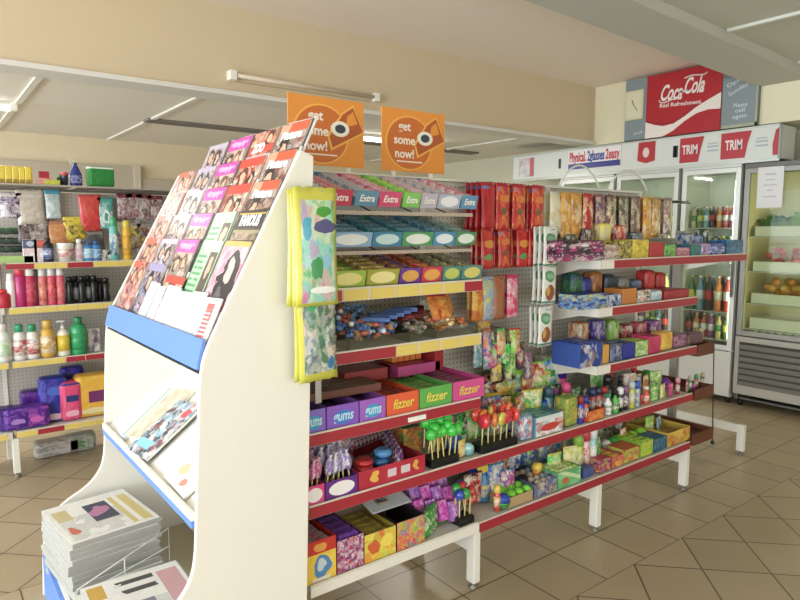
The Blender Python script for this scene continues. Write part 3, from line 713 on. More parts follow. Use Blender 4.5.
# second layer of boxes and a price tag
MB().box(gx(408, 1.915, 410), gx(425, 1.915, 410), 1.908, 1.9155, ZC-.03, ZC-.012).build('price_tag', M('#f2f0ea', .5))
tag(bpy.data.objects['price_tag'], 'small white paper price tag on the red edge of the third shelf', 'price tag')
packet((1.62, 2.14, ZC+.09), .24, .14, .045, [M('#c24a8a', .4), M('#b8427e', .4)], 'closed magenta chew carton lying on top of the pink and green boxes', name='sweet_carton')
packet((1.36, 2.16, ZC+.09), .22, .13, .05, [M('#a83a3c', .5), M('#8e3440', .5)], 'closed dull red carton behind the orange chew box', name='sweet_carton')
packet((1.10, 2.03, ZC+.088), .34, .18, .03, [M('#7a4a3a', .6), art(['#8a6a54', '#6a3c34', '#9a7c62'], (2, 3), 2, rough=.5)], 'flat brown carton lying over the lilac chew boxes', name='sweet_carton', rz=-.05)
# tall packs standing at the back of shelf C
for i in range(5):
    packet((1.64+i*.034, 2.21, ZC+.14), .03, .07, .10, [M('#dc7a24', .35), M('#c8641c', .35)], 'upright amber stick pack in the row under the amber bags, '+ORD[i]+' along from the rack', 'packet', 'amber stick packs at the back of the third shelf', name='stick_packet')
packet((1.62, 2.20, ZC+.003), .2, .1, .135, [M('#a8323a', .5), M('#962c34', .5)], 'plain red carton under the amber stick packs', name='sweet_carton')
packet((1.83, 2.14, ZC+.09), .05, .12, .12, [M('#a4222e', .35), M('#8e1c28', .35)], 'dark red pack standing beside the amber stick packs', name='stick_packet')
# shelf D -----------------------------------------------------------
lolg = 'purple wrapped lollipops in the purple box'
def tray_of_lollies(x0, x1, y, z, d, h, face, side, label, n, col, each, title=None, tcol='#ffffff', badge='#f4f0f4', fh=None):
    t = display(x0, x1, y, z, d, h, face, side, label, 0, title, tcol, bar=None, badge=badge, front_h=fh, tsize=.02)
    return t
# note: display() with bar=None would still call bars_in only when bar is given
packet((1.045, 2.12, ZD+.003), .22, .14, .15, [M('#d8b83a', .45), M('#c9a63a', .45)], 'yellow carton at the back of the fourth shelf beside the rack panel', name='sweet_carton')
tray_of_lollies(1.042, 1.125, 1.93, ZD+.003, .18, .07, M('#e0408e', .35), M('#c83a80', .4), 'hot pink display box nearest the rack on the fourth shelf', 0, '', '')
tray_of_lollies(1.128, 1.27, 1.93, ZD+.003, .18, .07, M('#6a2a8c', .35), M('#5a2a80', .4), 'deep purple display box with white oval on the fourth shelf', 0, '', '')
for i in range(3):
    for j in range(2):
        lolly((1.06+.024*i, 1.96+.05*j, ZD+.02+.012*j), 'twist', '#d05a98', 'pink twist-wrapped lollipop standing in the hot pink box', 'pink lollipops in the hot pink box', (.1, 0, i), 1.05)
for j in range(3):
    for i in range(5):
        lolly((1.145+.027*i, 1.955+.05*j, ZD+.02+.016*j), 'twist', ['#8d7ac2', '#b9b2d4'][(i+j) % 2], 'silver and purple twist-wrapped lollipop standing in the deep purple box', lolg, (.1, random.uniform(-.1, .1), i), 1.12)
o = packet((1.13, 2.14, ZD+.003), .15, .06, .17, [art(['#3f2596', '#5a3ab0', '#3f2596', '#cfc4ee'], (3, 2), 2), M('#42289a', .35)], 'tall dark violet backing card of the purple lollipop box', 'box card', name='backing_card')
display(1.273, 1.60, 1.93, ZD+.003, .32, .075, art(['#b8203a', '#c42a44', '#b8203a'], (3, 1), 1, (('ell', .2, .55, .10, .3, '#e8b83a'), ('rect', .42, .55, .3, .72, '#d8c8d0'), ('rect', .62, .76, .3, .72, '#d8c8d0'), ('ell', .9, .55, .07, .28, '#e0a83a'))), M('#a8203a', .4),
        'wide red display tray with yellow star and tubs on the fourth shelf', 0, None, inner='#b9b0b4')
for i in range(3):
    o = MB().lathe([(.03, 0), (.036, .006), (.036, .018), (.030, .024)], 18).lathe([(.0365, .007), (.0375, .012), (.0365, .017)], 18).build('sweet_tub', M('#c41c24', .2, coat=.4), loc=(1.335, 1.985, ZD+.028+i*.0255))
    tag(o, 'shiny red round tub stacked in the wide red tray, '+['bottom one', 'middle one', 'top one'][i], 'tub', 'red tubs stacked in the red tray')
for i, (c, n_) in enumerate((('#2d6ea8', 'lower'), ('#4a90cc', 'upper'))):
    o = MB().lathe([(.024, 0), (.037, .01), (.037, .024), (.024, .034)], 18).build('sweet_tub', M(c, .2, coat=.4), loc=(1.425+.012*i, 2.0, ZD+.05+i*.035))
    tag(o, 'blue round tub beside the red tubs, '+n_+' of two', 'tub', 'blue tubs in the red tray')
o = packet((1.41, 1.96, ZD+.006), .07, .07, .044, [M('#b02430', .3), M('#a02030', .3)], 'small red block under the blue tubs', name='sweet_carton')
for j in range(10):
    o = novelty((1.49+.011*j, 1.955+.03*j, ZD+.03+.006*j), 'pouch', '#8a3a9a', '#5c2a78', 'purple pouch in the slanting line inside the wide red tray', .6, .8, 'purple pouches lined up in the red tray')
for j in range(11):
    o = novelty((1.40+.02*j, 2.19, ZD+.055+.003*j), 'pouch', '#7a2a6e', '#a04a9a', 'magenta pouch hung along the back of the fourth shelf', .1, .9, 'magenta pouches along the back')
packet((1.29, 2.14, ZD+.003), .10, .1, .13, [art(['#b83a5a', '#3a4a6a', '#d8c0c8'], (3, 3), 6), M('#6a3a4a', .4)], 'red and navy carton behind the red tubs', name='sweet_carton')
packet((1.605, 2.08, ZD+.003), .10, .12, .14, [art(['#4a9a3a', '#d8a83a', '#b83a3a'], (4, 4), 2), M('#4a7a3a', .4)], 'green and yellow patterned carton behind the green lollipop stand', name='sweet_carton')
lolly_stand(1.64, 1.935, ZD+.003, .155, .085, 5, 3, 'ball', '#2fc83a', 'black stand full of bright green lollipops on the fourth shelf', 'bright green round lollipop in the black stand', scale=1.25)
novelty((1.845, 2.03, ZD+.003), 'ball', '#2a56b8', '#3a6fd0', 'blue capsule between green and red lollipop stands', 0, 1.6)
novelty((1.835, 1.965, ZD+.003), 'pouch', '#d8b02a', '#e0c84a', 'small yellow pouch beside the green lollipops', .2, .75)
novelty((1.875, 1.965, ZD+.003), 'ball', '#6fb0b8', '#9ad0d4', 'pale teal capsule at the front of the fourth shelf', 0, 1.0)
# shelf E -----------------------------------------------------------
z = ZE+.003
t = thing('display_box', 'red and yellow carton with open front at the bottom shelf corner by the rack', 'display box', (1.045, 1.93, z), 0, None, ry=0)
open_box('carton', .125, .22, .16, art(['#f0d23a', '#f0d23a', '#e8c02a'], (2, 2), 1, (('rect', 0, 1, .68, 1, '#cc2a1e'), ('ell', .5, .82, .22, .1, '#e8a03a'), ('ell', .5, .35, .3, .28, '#4a8ac8'), ('ell', .48, .4, .14, .16, '#c8d8e8'), ('rect', .2, .8, .02, .1, '#e8e0d0'))), M('#c8301e', .4), t, back=.19)
bars_in(mtx((1.045, 1.93, z)), .006, .119, .01, .21, .12, 5, .03, foil('#c86a7a', '#a8c0d0', 4), 'pink wrapped bar in the red and yellow carton', 'pink bars in the corner carton')
t = display(1.175, 1.295, 1.93, z, .30, .13, art(['#b83a5a', '#e8dce4', '#9a2a4a', '#d8a8c0', '#7a3a8a'], (7, 7), 3), M('#8a3a7a', .4), 'purple and white patterned pouch box on the bottom shelf', 0, None, inner='#b8a8b8')
bars_in(mtx((1.175, 1.93, z)), .006, .114, .012, .29, .105, 6, .035, foil('#7a4ab0', '#5a2a8a', 5), 'violet wrapped bar in the patterned pouch box', 'violet bars on the bottom shelf')
t = display(1.298, 1.45, 1.93, z, .30, .115, art(['#e8b82a', '#e8d83a', '#e0702a', '#c8d83a'], (4, 3), 5, (('ell', .3, .5, .18, .25, '#d8602a'), ('ell', .72, .6, .2, .24, '#f0d84a'))), M('#a8902a', .4), 'yellow and orange fruit-pattern display box on the bottom shelf', 0, None, inner='#a89c7a')
bars_in(mtx((1.298, 1.93, z)), .006, .146, .012, .28, .07, 6, .03, foil('#b8a83a', '#8a7a3a', 3), 'olive wrapped bar in the fruit-pattern box', 'olive bars on the bottom shelf')
t = display(1.455, 1.60, 1.93, z, .30, .12, art(['#d83a6a', '#3a8ac8', '#e8c83a', '#8ac84a', '#e87a3a'], (5, 4), 8), M('#2a2226', .4), 'rainbow striped display box with black sides on the bottom shelf', 0, None, inner='#b8bcc0')
o = packet((1.40, 2.02, z+.14), .20, .16, .006, [M('#c4ccd4', .3), M('#cdd3da', .25)], 'open grey-white lid tray lying over the rainbow box', name='cardboard_lid', rx=.25)
for i in range(3): packet((1.45+.03*i, 2.05+.02*i, z+.152+.006*i), .05, .10, .012, [M('#8a7a6a', .4), art(['#a89a88', '#6a5a4a', '#5a7a8a'], (3, 4), i)], 'small brown packet on the grey-white lid, '+['nearest the rack', 'middle one', 'last one'][i], 'packet', 'brown packets on the lid', name='sweet_packet', rz=.3*i)
packet((1.07, 2.16, z), .5, .12, .17, [M('#7a6a60', .6), M('#6a5c54', .6)], 'long dull brown carton at the back of the bottom shelf', name='sweet_carton')
for i in range(3): novelty((1.63+.03*i, 1.955+.02*i, z), 'pouch', '#3aa83a', '#2a8a32', 'green pouch beside the rainbow box, '+['front one', 'middle one', 'rear one'][i], .2, 1.1)
k = 0
for j in range(3):
    for i in range(4):
        c1, c2, cn = (('#d83ac0', '#b02a9a', 'magenta'), ('#a86ac8', '#8a4ab0', 'violet'))[(i+j) % 2]
        packet((1.62+.055*i+.01*j, 2.0+.05*j-.012*i, z+.055+.045*j-.012*i), .05, .03, .085, [art([c1, c1, c2, '#e8a8e0'], (3, 3), i+j), M(c2, .35)], cn+' square pack in the leaning heap, row '+['front', 'middle', 'back'][j]+', '+ORD[i]+' from the rack', 'packet', 'magenta and violet packs heaped on the bottom shelf', name='sweet_packet', rx=-.35)
packet((1.62, 2.01, z), .235, .15, .05, [M('#5a7a3a', .5), M('#3a5a32', .5)], 'low green carton under the magenta packs', name='sweet_carton')
packet((1.60, 2.19, z), .14, .08, .2, [M('#a8b848', .45), M('#94a43e', .45)], 'lime carton standing behind the magenta packs', name='sweet_carton')
lolly_stand(1.80, 1.935, z, .09, .07, 3, 2, 'ball', ['#2a4ab0', '#2a9a3a', '#c82a2a'], 'black stand of mixed blue, green and red lollipops on the bottom shelf', 'blue, green or red lollipop in the low black stand', scale=1.15)
# ================================================================== HANGING LIME BAGS at the end of module 1
lime_a = art(['#9adcb0', '#58b05a', '#cfe0c8', '#7fc8d8', '#d878a8', '#c8d8b0'], (3.2, 3.6), 11, (('rect', 0, .13, 0, 1, '#ccc83c'), ('rect', 0, 1, .90, 1, '#ccc83c'), ('rect', .93, 1, 0, 1, '#c4c43a'), ('rect', 0, 1, 0, .03, '#c4c43a'), ('ell', .27, .66, .13, .10, '#4aa8c8'), ('ell', .68, .80, .22, .045, '#4aa03a'), ('ell', .7, .68, .24, .06, '#5a5a8a'), ('ell', .45, .33, .12, .1, '#3f9a5a'), ('ell', .62, .14, .3, .03, '#eef2ee'), ('ell', .72, .38, .12, .07, '#8ac4e0')), rough=.2)
lime_b = art(['#6a7a70', '#c8d4c8', '#4a8a5a', '#a8b8c0', '#5a6a7a', '#d8c8b8'], (4, 5), 4, (('rect', 0, .12, 0, 1, '#ccc83c'), ('rect', 0, 1, 0, .10, '#c4c43a'), ('rect', 0, 1, .93, 1, '#ccc83c'), ('ell', .35, .85, .14, .08, '#38a868'), ('ell', .78, .2, .1, .07, '#3a7ab8')), rough=.2)
for i in range(3):
    o = bag(1.008+.006*i, 1.765+.028*i, 1.735-.003*i, .16, .375, .02, [lime_a], 'lime bordered bag of sweets with blue egg shape, '+['front of the upper three', 'middle of the upper three', 'rear of the upper three'][i], 'upper lime sweet bags', seed=i, rz=.04-.03*i, header=.07)
for i in range(2):
    o = bag(1.025+.004*i, 1.80+.024*i, 1.41, .15, .305, .02, [lime_b], 'lime bordered bag with dark green toys, hanging below the upper bags, '+['front one', 'rear one'][i], 'lower lime sweet bags', seed=7+i, rz=.05, header=.07)
LH = thing('hanging_strip', 'thin metal strip carrying the lime bags at the rack corner', 'hanging strip', (1.085, 1.895, 1.0))
MB().box(-.012, .012, 0, .004, 0, .76).build('strip', CHROME, LH)
MB().tube([(0, 0, .725), (-.06, -.15, .725)], .0022).tube([(0, 0, .39), (-.05, -.12, .39)], .0022).build('prong', CHROME, LH)
# ================================================================== MODULES 2 AND 3 : hanging bags
def peg(x, y0, z, n='peg_hook'):
    gb(MB().tube([(x, YB, z), (x, y0, z), (x, y0-.004, z+.012)], .0022, 6), n, CHROME)
redbag = art(['#c4182a', '#a81422', '#d4303a', '#c4182a', '#e0862a'], (3, 4), 3, (('ell', .55, .68, .34, .08, '#d87a30'), ('ell', .2, .88, .1, .05, '#7a8ad0'), ('ell', .5, .4, .22, .08, '#7a5a3a')), rough=.22)
redbag2 = art(['#c01c2a', '#d8402a', '#a81422', '#b81a28'], (3, 3), 9, (('ell', .6, .62, .4, .10, '#e09030'), ('ell', .5, .3, .34, .08, '#6aa05a')), rough=.22)
redbag3 = art(['#b81626', '#c82434', '#98101e'], (5, 1), 2, (('ell', .3, .9, .2, .04, '#6a7ac0'),), rough=.22)
for i, (u, a_, n_, ds) in enumerate(((488, redbag3, 4, 'striped'), (503, redbag, 2, 'with orange badge'), (519, redbag, 3, 'with orange badge and dark picture'), (538, redbag, 3, 'last one along'))):
    y = 2.13; x = gx(u, y, 210)
    bag(x, y, 1.825, .10, .22, .016, [a_, M('#b01422', .3)], 'red sweet bag, upper hanging row, '+ds, 'upper red bags '+str(ds), seed=i, copies=n_, step=.035, rz=.05, hook=None)
    peg(x, y-.03, 1.812)
for i, (u, a_, c, ds, n_) in enumerate(((487, redbag2, '#c8302a', 'with yellow flash, nearest the gum rows', 3), (504, redbag, '#b81a26', 'in the middle', 2), (522, redbag2, '#c4202a', 'with green badge', 3), (534, redbag2, '#b81a26', 'behind the white nut bags', 2))):
    y = 2.13; x = gx(u, y, 260)
    bag(x, y, 1.61, .092, .19, .016, [a_, M(c, .3)], 'red sweet bag in the second hanging row, '+ds, 'second row red bags '+ds, seed=i+5, copies=n_, step=.035, rz=.05)
    peg(x, y-.03, 1.60)
third = [(478, ['#d8902a', '#e8b83a', '#c8541e'], 'amber'), (488, ['#9ab0d0', '#c8d050', '#8a8ac0'], 'pale blue and lime'), (499, ['#a8683a', '#8a7a4a', '#b84a3a'], 'brown'), (512, ['#d83a6a', '#e890b0', '#e8d0d8'], 'pink and white')]
for i, (u, cs, ds) in enumerate(third):
    y = 2.12; x = gx(u, y, 310)
    bag(x, y, 1.385, .085, .21, .02, [art(cs+cs[:1], (2, 5), i), M(cs[0], .3)], ds+' sweet bag in the third hanging row', 'third row bags '+ds, seed=i+15, copies=2, step=.035, rz=.05)
    peg(x, y-.03, 1.373)
nut = art(['#e4e8e2', '#eef0ea', '#dfe4dc'], (2, 2), 3, (('ell', .5, .70, .34, .14, '#5a9a6a'), ('ell', .52, .70, .26, .07, '#8ac09a'), ('ell', .5, .3, .34, .2, '#9a4a2a'), ('ell', .35, .34, .12, .12, '#d8a83a'), ('rect', 0, 1, .04, .09, '#4a8a6a')), rough=.3)
for i, (u, z_, ds) in enumerate(((549, 1.62, 'top one'), (549, 1.435, 'middle one'), (546, 1.225, 'lowest one'))):
    y = 2.05; x = gx(u, y, 300)
    bag(x, y, z_, .125, .20, .014, [nut, M('#e8ebe4', .4)], 'white snack bag with green and brown print beside the shelf bracket, '+ds, 'white snack bags in a column, '+ds, seed=i+30, copies=3, step=.03, rz=.12)
    peg(x, y-.03, z_-.012)
# black and green novelty cards hanging under the bags
for i, (u, v, c1, c2, ds) in enumerate(((490, 350, '#2a3a2a', '#7ad84a', 'black and green'), (500, 352, '#3a2a5a', '#d88a3a', 'violet and orange'), (513, 348, '#2ad83a', '#3a2a2a', 'bright green'), (520, 362, '#2a2a4a', '#c83a3a', 'navy and red'),
                                       (478, 360, '#4a8a9a', '#8ac0c8', 'teal tall'), (487, 362, '#7a98a8', '#a8c0c8', 'grey blue tall'), (508, 366, '#1e1e26', '#d8b83a', 'black and yellow'), (528, 372, '#b87a8a', '#4a4a7a', 'pink and navy'))):
    y = 2.16; x = gx(u, y, v)
    zz = CAMH+(x/ gx(u, y, v))*0 + (lambda d: d.z*y/d.y)(FW + RT*((u-400)/F_PX) - UP*((v-300)/F_PX))
    bag(x, y, zz+.10, .06, .14, .03, [art([c1, c2, c1, '#d8d0c0'], (3, 4), i+2), M(c1, .4)], ds+' novelty pack hanging below the red bags', None, 'novelty_pack', 'novelty pack', seed=i+40, rz=.1)
    peg(x, y-.01, zz+.09)
# module 3 top hanging row
m3 = [(556, 194, '#d8d8c0', '#c8a83a', .2, 'white and amber'), (567, 190, '#e0a42a', '#b8701e', .22, 'orange yellow'), (577, 192, '#d8981e', '#a86a2a', .22, 'deep amber'), (589, 190, '#c01824', '#8a101c', .26, 'tall red'), (601, 192, '#8a5a6a', '#5a3a7a', .2, 'mauve striped'),
      (612, 193, '#7a4a48', '#5a6a5a', .2, 'brown and green'), (624, 194, '#6a5a4e', '#8a9a8a', .22, 'grey brown'), (636, 195, '#8a6a62', '#5a4a4a', .2, 'dusty brown'), (648, 194, '#e0a82a', '#c8601e', .24, 'yellow and orange'), (657, 196, '#c88a2a', '#7a7a2a', .22, 'mustard'), (668, 202, '#9a7068', '#d8d0d0', .2, 'rosy brown')]
for i, (u, v, c1, c2, h, ds) in enumerate(m3):
    y = 2.14; x = gx(u, y, v)
    bag(x, y, 1.80, .105, h+.02, .03, [art([c1, c2, c1, c1, '#e8d8b0'], (2.5, 4), i+3), M(c1, .3)], ds+' sweet bag hanging over the upper far shelf', 'bags over the upper far shelf '+ds, seed=i+60, copies=2, step=.045, rz=.1)
    if x < 3.66: peg(x, y-.02, 1.79)
RL = thing('hanging_rail', 'thin dark rail carrying the last bags beyond the shelving panel', 'rail', (3.72, 2.3, 1.79))
MB().tube([(0, 0, 0), (.55, 0, 0)], .005).tube([(.0, 0, 0), (.0, -.14, 0)], .003).tube([(.14, 0, 0), (.14, -.14, 0)], .003).tube([(.27, 0, 0), (.27, -.14, 0)], .003).build('rail_tube', DARK, RL)
def at_v(u, y, v):
    d = FW + RT*((u-400)/F_PX) - UP*((v-300)/F_PX); t = y/d.y
    return (d.x*t, y, CAMH+d.z*t)
# ---------------- goods on the upper far shelves (A2, B2, C2)
def row_of(items, y, z, v, where, dep=.12):
    for i, (u0, u1, h, cols, ds, kind) in enumerate(items):
        x0, x1 = gx(u0, y, v), gx(u1, y, v); w = x1-x0-.004
        if kind == 'box': packet((x0+.002, y, z), w, dep, h, [art(cols, (4, 4), i+len(ds)), M(cols[0], .4)], ds+' carton '+where, name='sweet_carton')
        elif kind == 'blk': packet((x0+.002, y, z), w, dep, h, [M(cols[0], .35), M(cols[1], .4)], ds+' carton '+where, name='sweet_carton')
        elif kind == 'open': display(x0, x1, y, z, dep*1.5, h, art(cols, (4, 2), i+3), M(cols[-1], .4), ds+' open carton '+where, 0, None, n=4, bar=foil(cols[0], cols[-1], i), blabel='bar in the '+ds+' open carton '+where, bgroup='bars in the '+ds+' open carton '+where, barh=h*.5, bz=h*.55)
        elif kind == 'soft': packet((x0+.002, y, z), w, dep*.7, h, [art(cols, (3, 3), i+1), M(cols[0], .3)], ds+' soft pack '+where, 'packet', name='soft_packet', soft=True)
        elif kind == 'round':
            o = MB().lathe([(w*.42, 0), (w*.5, h*.1), (w*.5, h*.85), (w*.4, h)], 18).build('sweet_jar', [M(cols[0], .25)], loc=((x0+x1)/2, y+w/2+.01, z)); tag(o, ds+' round jar '+where, 'jar')
row_of([(562, 604, .10, ['#3a2436', '#e8e0e0', '#7a2a5a', '#c83a8a', '#2a2430'], 'dark floral patterned', 'box'), (605, 619, .075, ['#d8cfc4', '#c8b8a0', '#8a3a4a'], 'cream', 'box'), (619, 632, .095, ['#8a7a4a', '#3a2a22', '#d8c84a'], 'olive brown', 'box'),
        (633, 649, .10, ['#e0cc2a', '#e8d83a', '#b89a1e'], 'bright yellow', 'box'), (650, 664, .085, ['#b82430', '#c8a884'], 'red framed tan', 'blk'), (665, 676, .07, ['#5ab83a', '#3a2a5a', '#8ac85a'], 'green', 'box'), (677, 690, .05, ['#a84a6a', '#d8a0b0'], 'dull pink', 'box'),
        (691, 701, .065, ['#3a8a5a', '#2a6a8a'], 'sea green', 'open'), (702, 712, .07, ['#b8a0d0', '#d8c8e8', '#6a4a9a'], 'lilac', 'soft'), (713, 726, .07, ['#4a5ab0', '#c8d0e8', '#2a3a8a'], 'blue and white', 'soft'), (727, 743, .09, ['#2a6a9a', '#3a8ab0', '#1e4a7a'], 'ocean blue', 'box')],
       1.945, ZA2+.003, 250, 'on the upper far shelf')
for i, (u, v, c1, c2, ds, h) in enumerate(((573, 232, '#6a5a5a', '#4a6a5a', 'grey', .1), (588, 230, '#3a3034', '#7a4a3a', 'black', .13), (606, 226, '#e0d02a', '#e8dc4a', 'yellow', .16), (622, 228, '#c0402a', '#d8603a', 'rusty red', .15), (638, 232, '#4a5a6a', '#6a7a8a', 'slate', .11), (690, 238, '#2a5a9a', '#4a7ac0', 'dark blue', .10), (699, 240, '#2a62b8', '#8ab0e0', 'azure', .09), (708, 238, '#1e3a2a', '#2a5a3a', 'dark green', .13))):
    x = gx(u, 2.1, v); packet((x-.04, 2.09, ZA2+.003), .085, .09, h+.03, [art([c1, c1, c2, '#d8d0c0'], (3, 3), i+3), M(c1, .4)], ds+' pack in the back row of the upper far shelf', 'packet', name='soft_packet', soft=True)
row_of([(577, 606, .075, ['#1e3a9a', '#2a4ab0', '#d8c84a', '#8ac0e0'], 'long royal blue', 'box'), (607, 621, .06, ['#1e3a8a', '#c8d0d8'], 'low blue', 'open'), (622, 636, .085, ['#c87a24', '#b86a1e'], 'orange brown', 'blk'), (637, 650, .07, ['#2a2a2a', '#d8a08a', '#e8e8e0'], 'black and white', 'box'),
        (651, 662, .06, ['#9ac0d0', '#d8e0e0'], 'pale blue', 'soft'), (663, 688, .05, ['#b82430', '#9a1a28'], 'low red', 'open')], 1.945, ZB2+.003, 315, 'on the middle far shelf')
for i, (u, c1, c2, ds, h) in enumerate(((577, '#3a7a4a', '#1e2a5a', 'green and navy', .17), (586, '#2a3a8a', '#4a5ab0', 'indigo', .14), (597, '#b87a3a', '#8a4a1e', 'amber jar-like', .17), (610, '#3a4a5a', '#2a3440', 'slate blue', .15), (624, '#9a9a90', '#7a7a74', 'grey', .13), (637, '#5a6a8a', '#8a94a8', 'dusty blue', .11), (650, '#b82428', '#d83a34', 'scarlet', .16), (661, '#c82a2a', '#a81c20', 'crimson', .14), (671, '#d8443a', '#b82c28', 'bright red', .12), (682, '#a82a2a', '#d88a8a', 'brick red', .09))):
    x = gx(u, 2.1, 290)
    if x < 3.65: packet((x-.045, 2.09, ZB2+.003), .09, .09, h, [art([c1, c1, c2], (3, 3), i+6), M(c1, .35)], ds+' pack in the back row of the middle far shelf', 'packet', name='soft_packet', soft=True)
bx = [(580, 602, .12, ['#24429a', '#24429a', '#1e3684', '#c8a05a', '#d8dce8', '#3a5ab0'], 'tall blue framed', 'open'), (603, 609, .10, ['#d8a03a', '#c8902a'], 'narrow orange', 'blk'), (610, 622, .095, ['#3a4a8a', '#b8c0d8', '#5a5a6a'], 'blue and grey', 'open'), (623, 635, .085, ['#24309a', '#2a3ab0'], 'plain blue', 'blk'), (636, 648, .085, ['#b8d85a', '#e0e8c8', '#6aa83a'], 'lime and white', 'box'),
      (649, 660, .10, ['#c81e5a', '#d83a72', '#b81a50'], 'magenta', 'box'), (661, 673, .11, ['#e0a82a', '#d88a1e', '#e8c84a'], 'golden yellow', 'soft'), (674, 687, .08, ['#7a4a6a', '#5a3a5a', '#b87a9a'], 'plum', 'soft'), (688, 703, .07, ['#6a3a5a', '#8a5a4a', '#4a3a3a'], 'dark rose', 'soft')]
row_of(bx, 1.945, ZC2+.003, 360, 'on the lower far shelf')
for i, (u, c1, c2, ds, h) in enumerate(((583, '#c86a3a', '#3a6a4a', 'orange topped', .20), (600, '#4a3a9a', '#6a4ab0', 'violet', .2), (614, '#8ac83a', '#5a9a2a', 'grassy green', .19), (628, '#a8203a', '#7a1a2a', 'wine red', .15), (642, '#c8405a', '#a83a4a', 'rose red', .15), (656, '#6a3a8a', '#a84a9a', 'purple', .15), (670, '#3a2a5a', '#5a4a8a', 'midnight purple', .16), (684, '#a84a5a', '#7a3a4a', 'faded red', .13), (697, '#6a5a3a', '#8a8a4a', 'khaki', .1))):
    x = gx(u, 2.1, 340)
    if x < 3.65: packet((x-.045, 2.09, ZC2+.003), .09, .09, h, [art([c1, c1, c2, '#d8d0b8'], (3, 3), i+8), M(c1, .35)], ds+' pack in the back row of the lower far shelf', 'packet', name='soft_packet', soft=True)
# ---------------- shelf D, modules 2-3
zd = ZD+.003
REDO = ['#e02a2a', '#e8502a', '#e87a2a', '#e8c03a']
lolly_stand(gx(482, 1.935, 430), 1.935, zd, .235, .08, 6, 2, 'disc', ['#e0283a', '#e8402e', '#e87a2a', '#d8c83a'], 'black stand of flat red and orange lollipops on the fourth shelf', 'flat red, orange or yellow lollipop in the wide black stand', scale=1.15)
t = packet((gx(523, 1.94, 430), 1.94, zd), .075, .07, .12, [art(['#8ac0dc', '#e8eef0', '#c84a4a', '#5a9ac8'], (3, 3), 1), M('#8ab0c8', .3)], 'pale blue and white pouch beside the flat lollipops', 'packet', name='soft_packet', soft=True)
display(gx(536, 1.94, 430), gx(563, 1.94, 425), 1.94, zd, .16, .095, art(['#e8ecec', '#c84a3a', '#9ac0d0', '#e8ecec'], (3, 2), 4, (('rect', 0, 1, .75, 1, '#d8e0e0'), ('ell', .5, .4, .35, .2, '#c83a34'))), M('#7ab0cc', .3), 'white and red low carton with pale blue end on the fourth shelf', n=4, bar=foil('#5a9a9a', '#3a5a5a', 1), blabel='teal wrapped sweet in the white and red low carton', bgroup='teal sweets in the white and red carton', barh=.03, bz=.07)
def nov_row(lst, y, z, v, where):
    for i, (u, kind, c1, c2, ds, s) in enumerate(lst):
        if 'brown tray' in where or gx(u, y, v) < 3.66: novelty((gx(u, y, v), y, z), kind, c1, c2, ds+' '+where, (i*37 % 7-3)*.12, s)
packet((gx(566, 1.95, 425), 1.95, zd), .10, .08, .15, [art(['#7aa83a', '#a8c84a', '#d88a3a', '#5a8a3a'], (3, 4), 2), M('#6a9a3a', .35)], 'lime and orange pouch pack at the middle of the fourth shelf', 'packet', name='soft_packet', soft=True)
nov_row([(580, 'tube', '#2a3ab8', '#8a2a2a', 'blue tube with dark red cap', 1.15), (585, 'tube', '#c8302a', '#2a3a9a', 'red tube with blue cap', 1.1)], 1.965, zd, 410, 'on the fourth shelf by the orange carton')
display(gx(588, 1.94, 420), gx(604, 1.94, 415), 1.94, zd, .12, .055, art(['#e8602a', '#e8b03a', '#d8401e'], (4, 3), 2), M('#c8481e', .35), 'low orange carton on the fourth shelf', n=3, bar=None)
nov_row([(592, 'tube', '#a83a3a', '#2a3a6a', 'red bottle with navy top', 1.2), (598, 'tube', '#b84a3a', '#3a3a4a', 'brick bottle with black top', 1.2), (603, 'tube', '#8a3a4a', '#b82a2a', 'maroon bottle with red top', 1.15)], 2.01, zd, 405, 'standing in the low orange carton')
nov_row([(608, 'sprayer', '#e8ece8', '#2a8a5a', 'white sprayer with green nozzle', 1.1), (615, 'sprayer', '#4ab83a', '#1e1e24', 'green sprayer with black nozzle', 1.15), (620, 'tube', '#1e1e26', '#e8e4e8', 'black tube with white cap', 1.1), (625, 'tube', '#2a1e2e', '#8a5a8a', 'black tube with mauve cap', 1.1),
         (631, 'tube', '#c8c83a', '#b8c0c0', 'yellow tube with grey cap', 1.25), (636, 'tube', '#a8c0c8', '#3a5ab8', 'pale tube with blue cap', 1.2), (641, 'ring', '#d83a3a', '#e8504a', 'red candy ring', 1.1), (646, 'sprayer', '#e8502a', '#e8e0d8', 'orange sprayer with white nozzle', .95), (654, 'pouch', '#7ac83a', '#5aa82a', 'green pouch', .9),
         (662, 'pouch', '#c8d84a', '#a8b83a', 'lime pouch', .85), (670, 'roller', '#b83a6a', '#d85a8a', 'rose roller', 1.0), (677, 'tube', '#a82a4a', '#d8a0b0', 'crimson tube with pink cap', .85), (684, 'tube', '#c83a5a', '#a8304a', 'raspberry tube', .85)], 1.965, zd, 400, 'along the front of the fourth shelf')
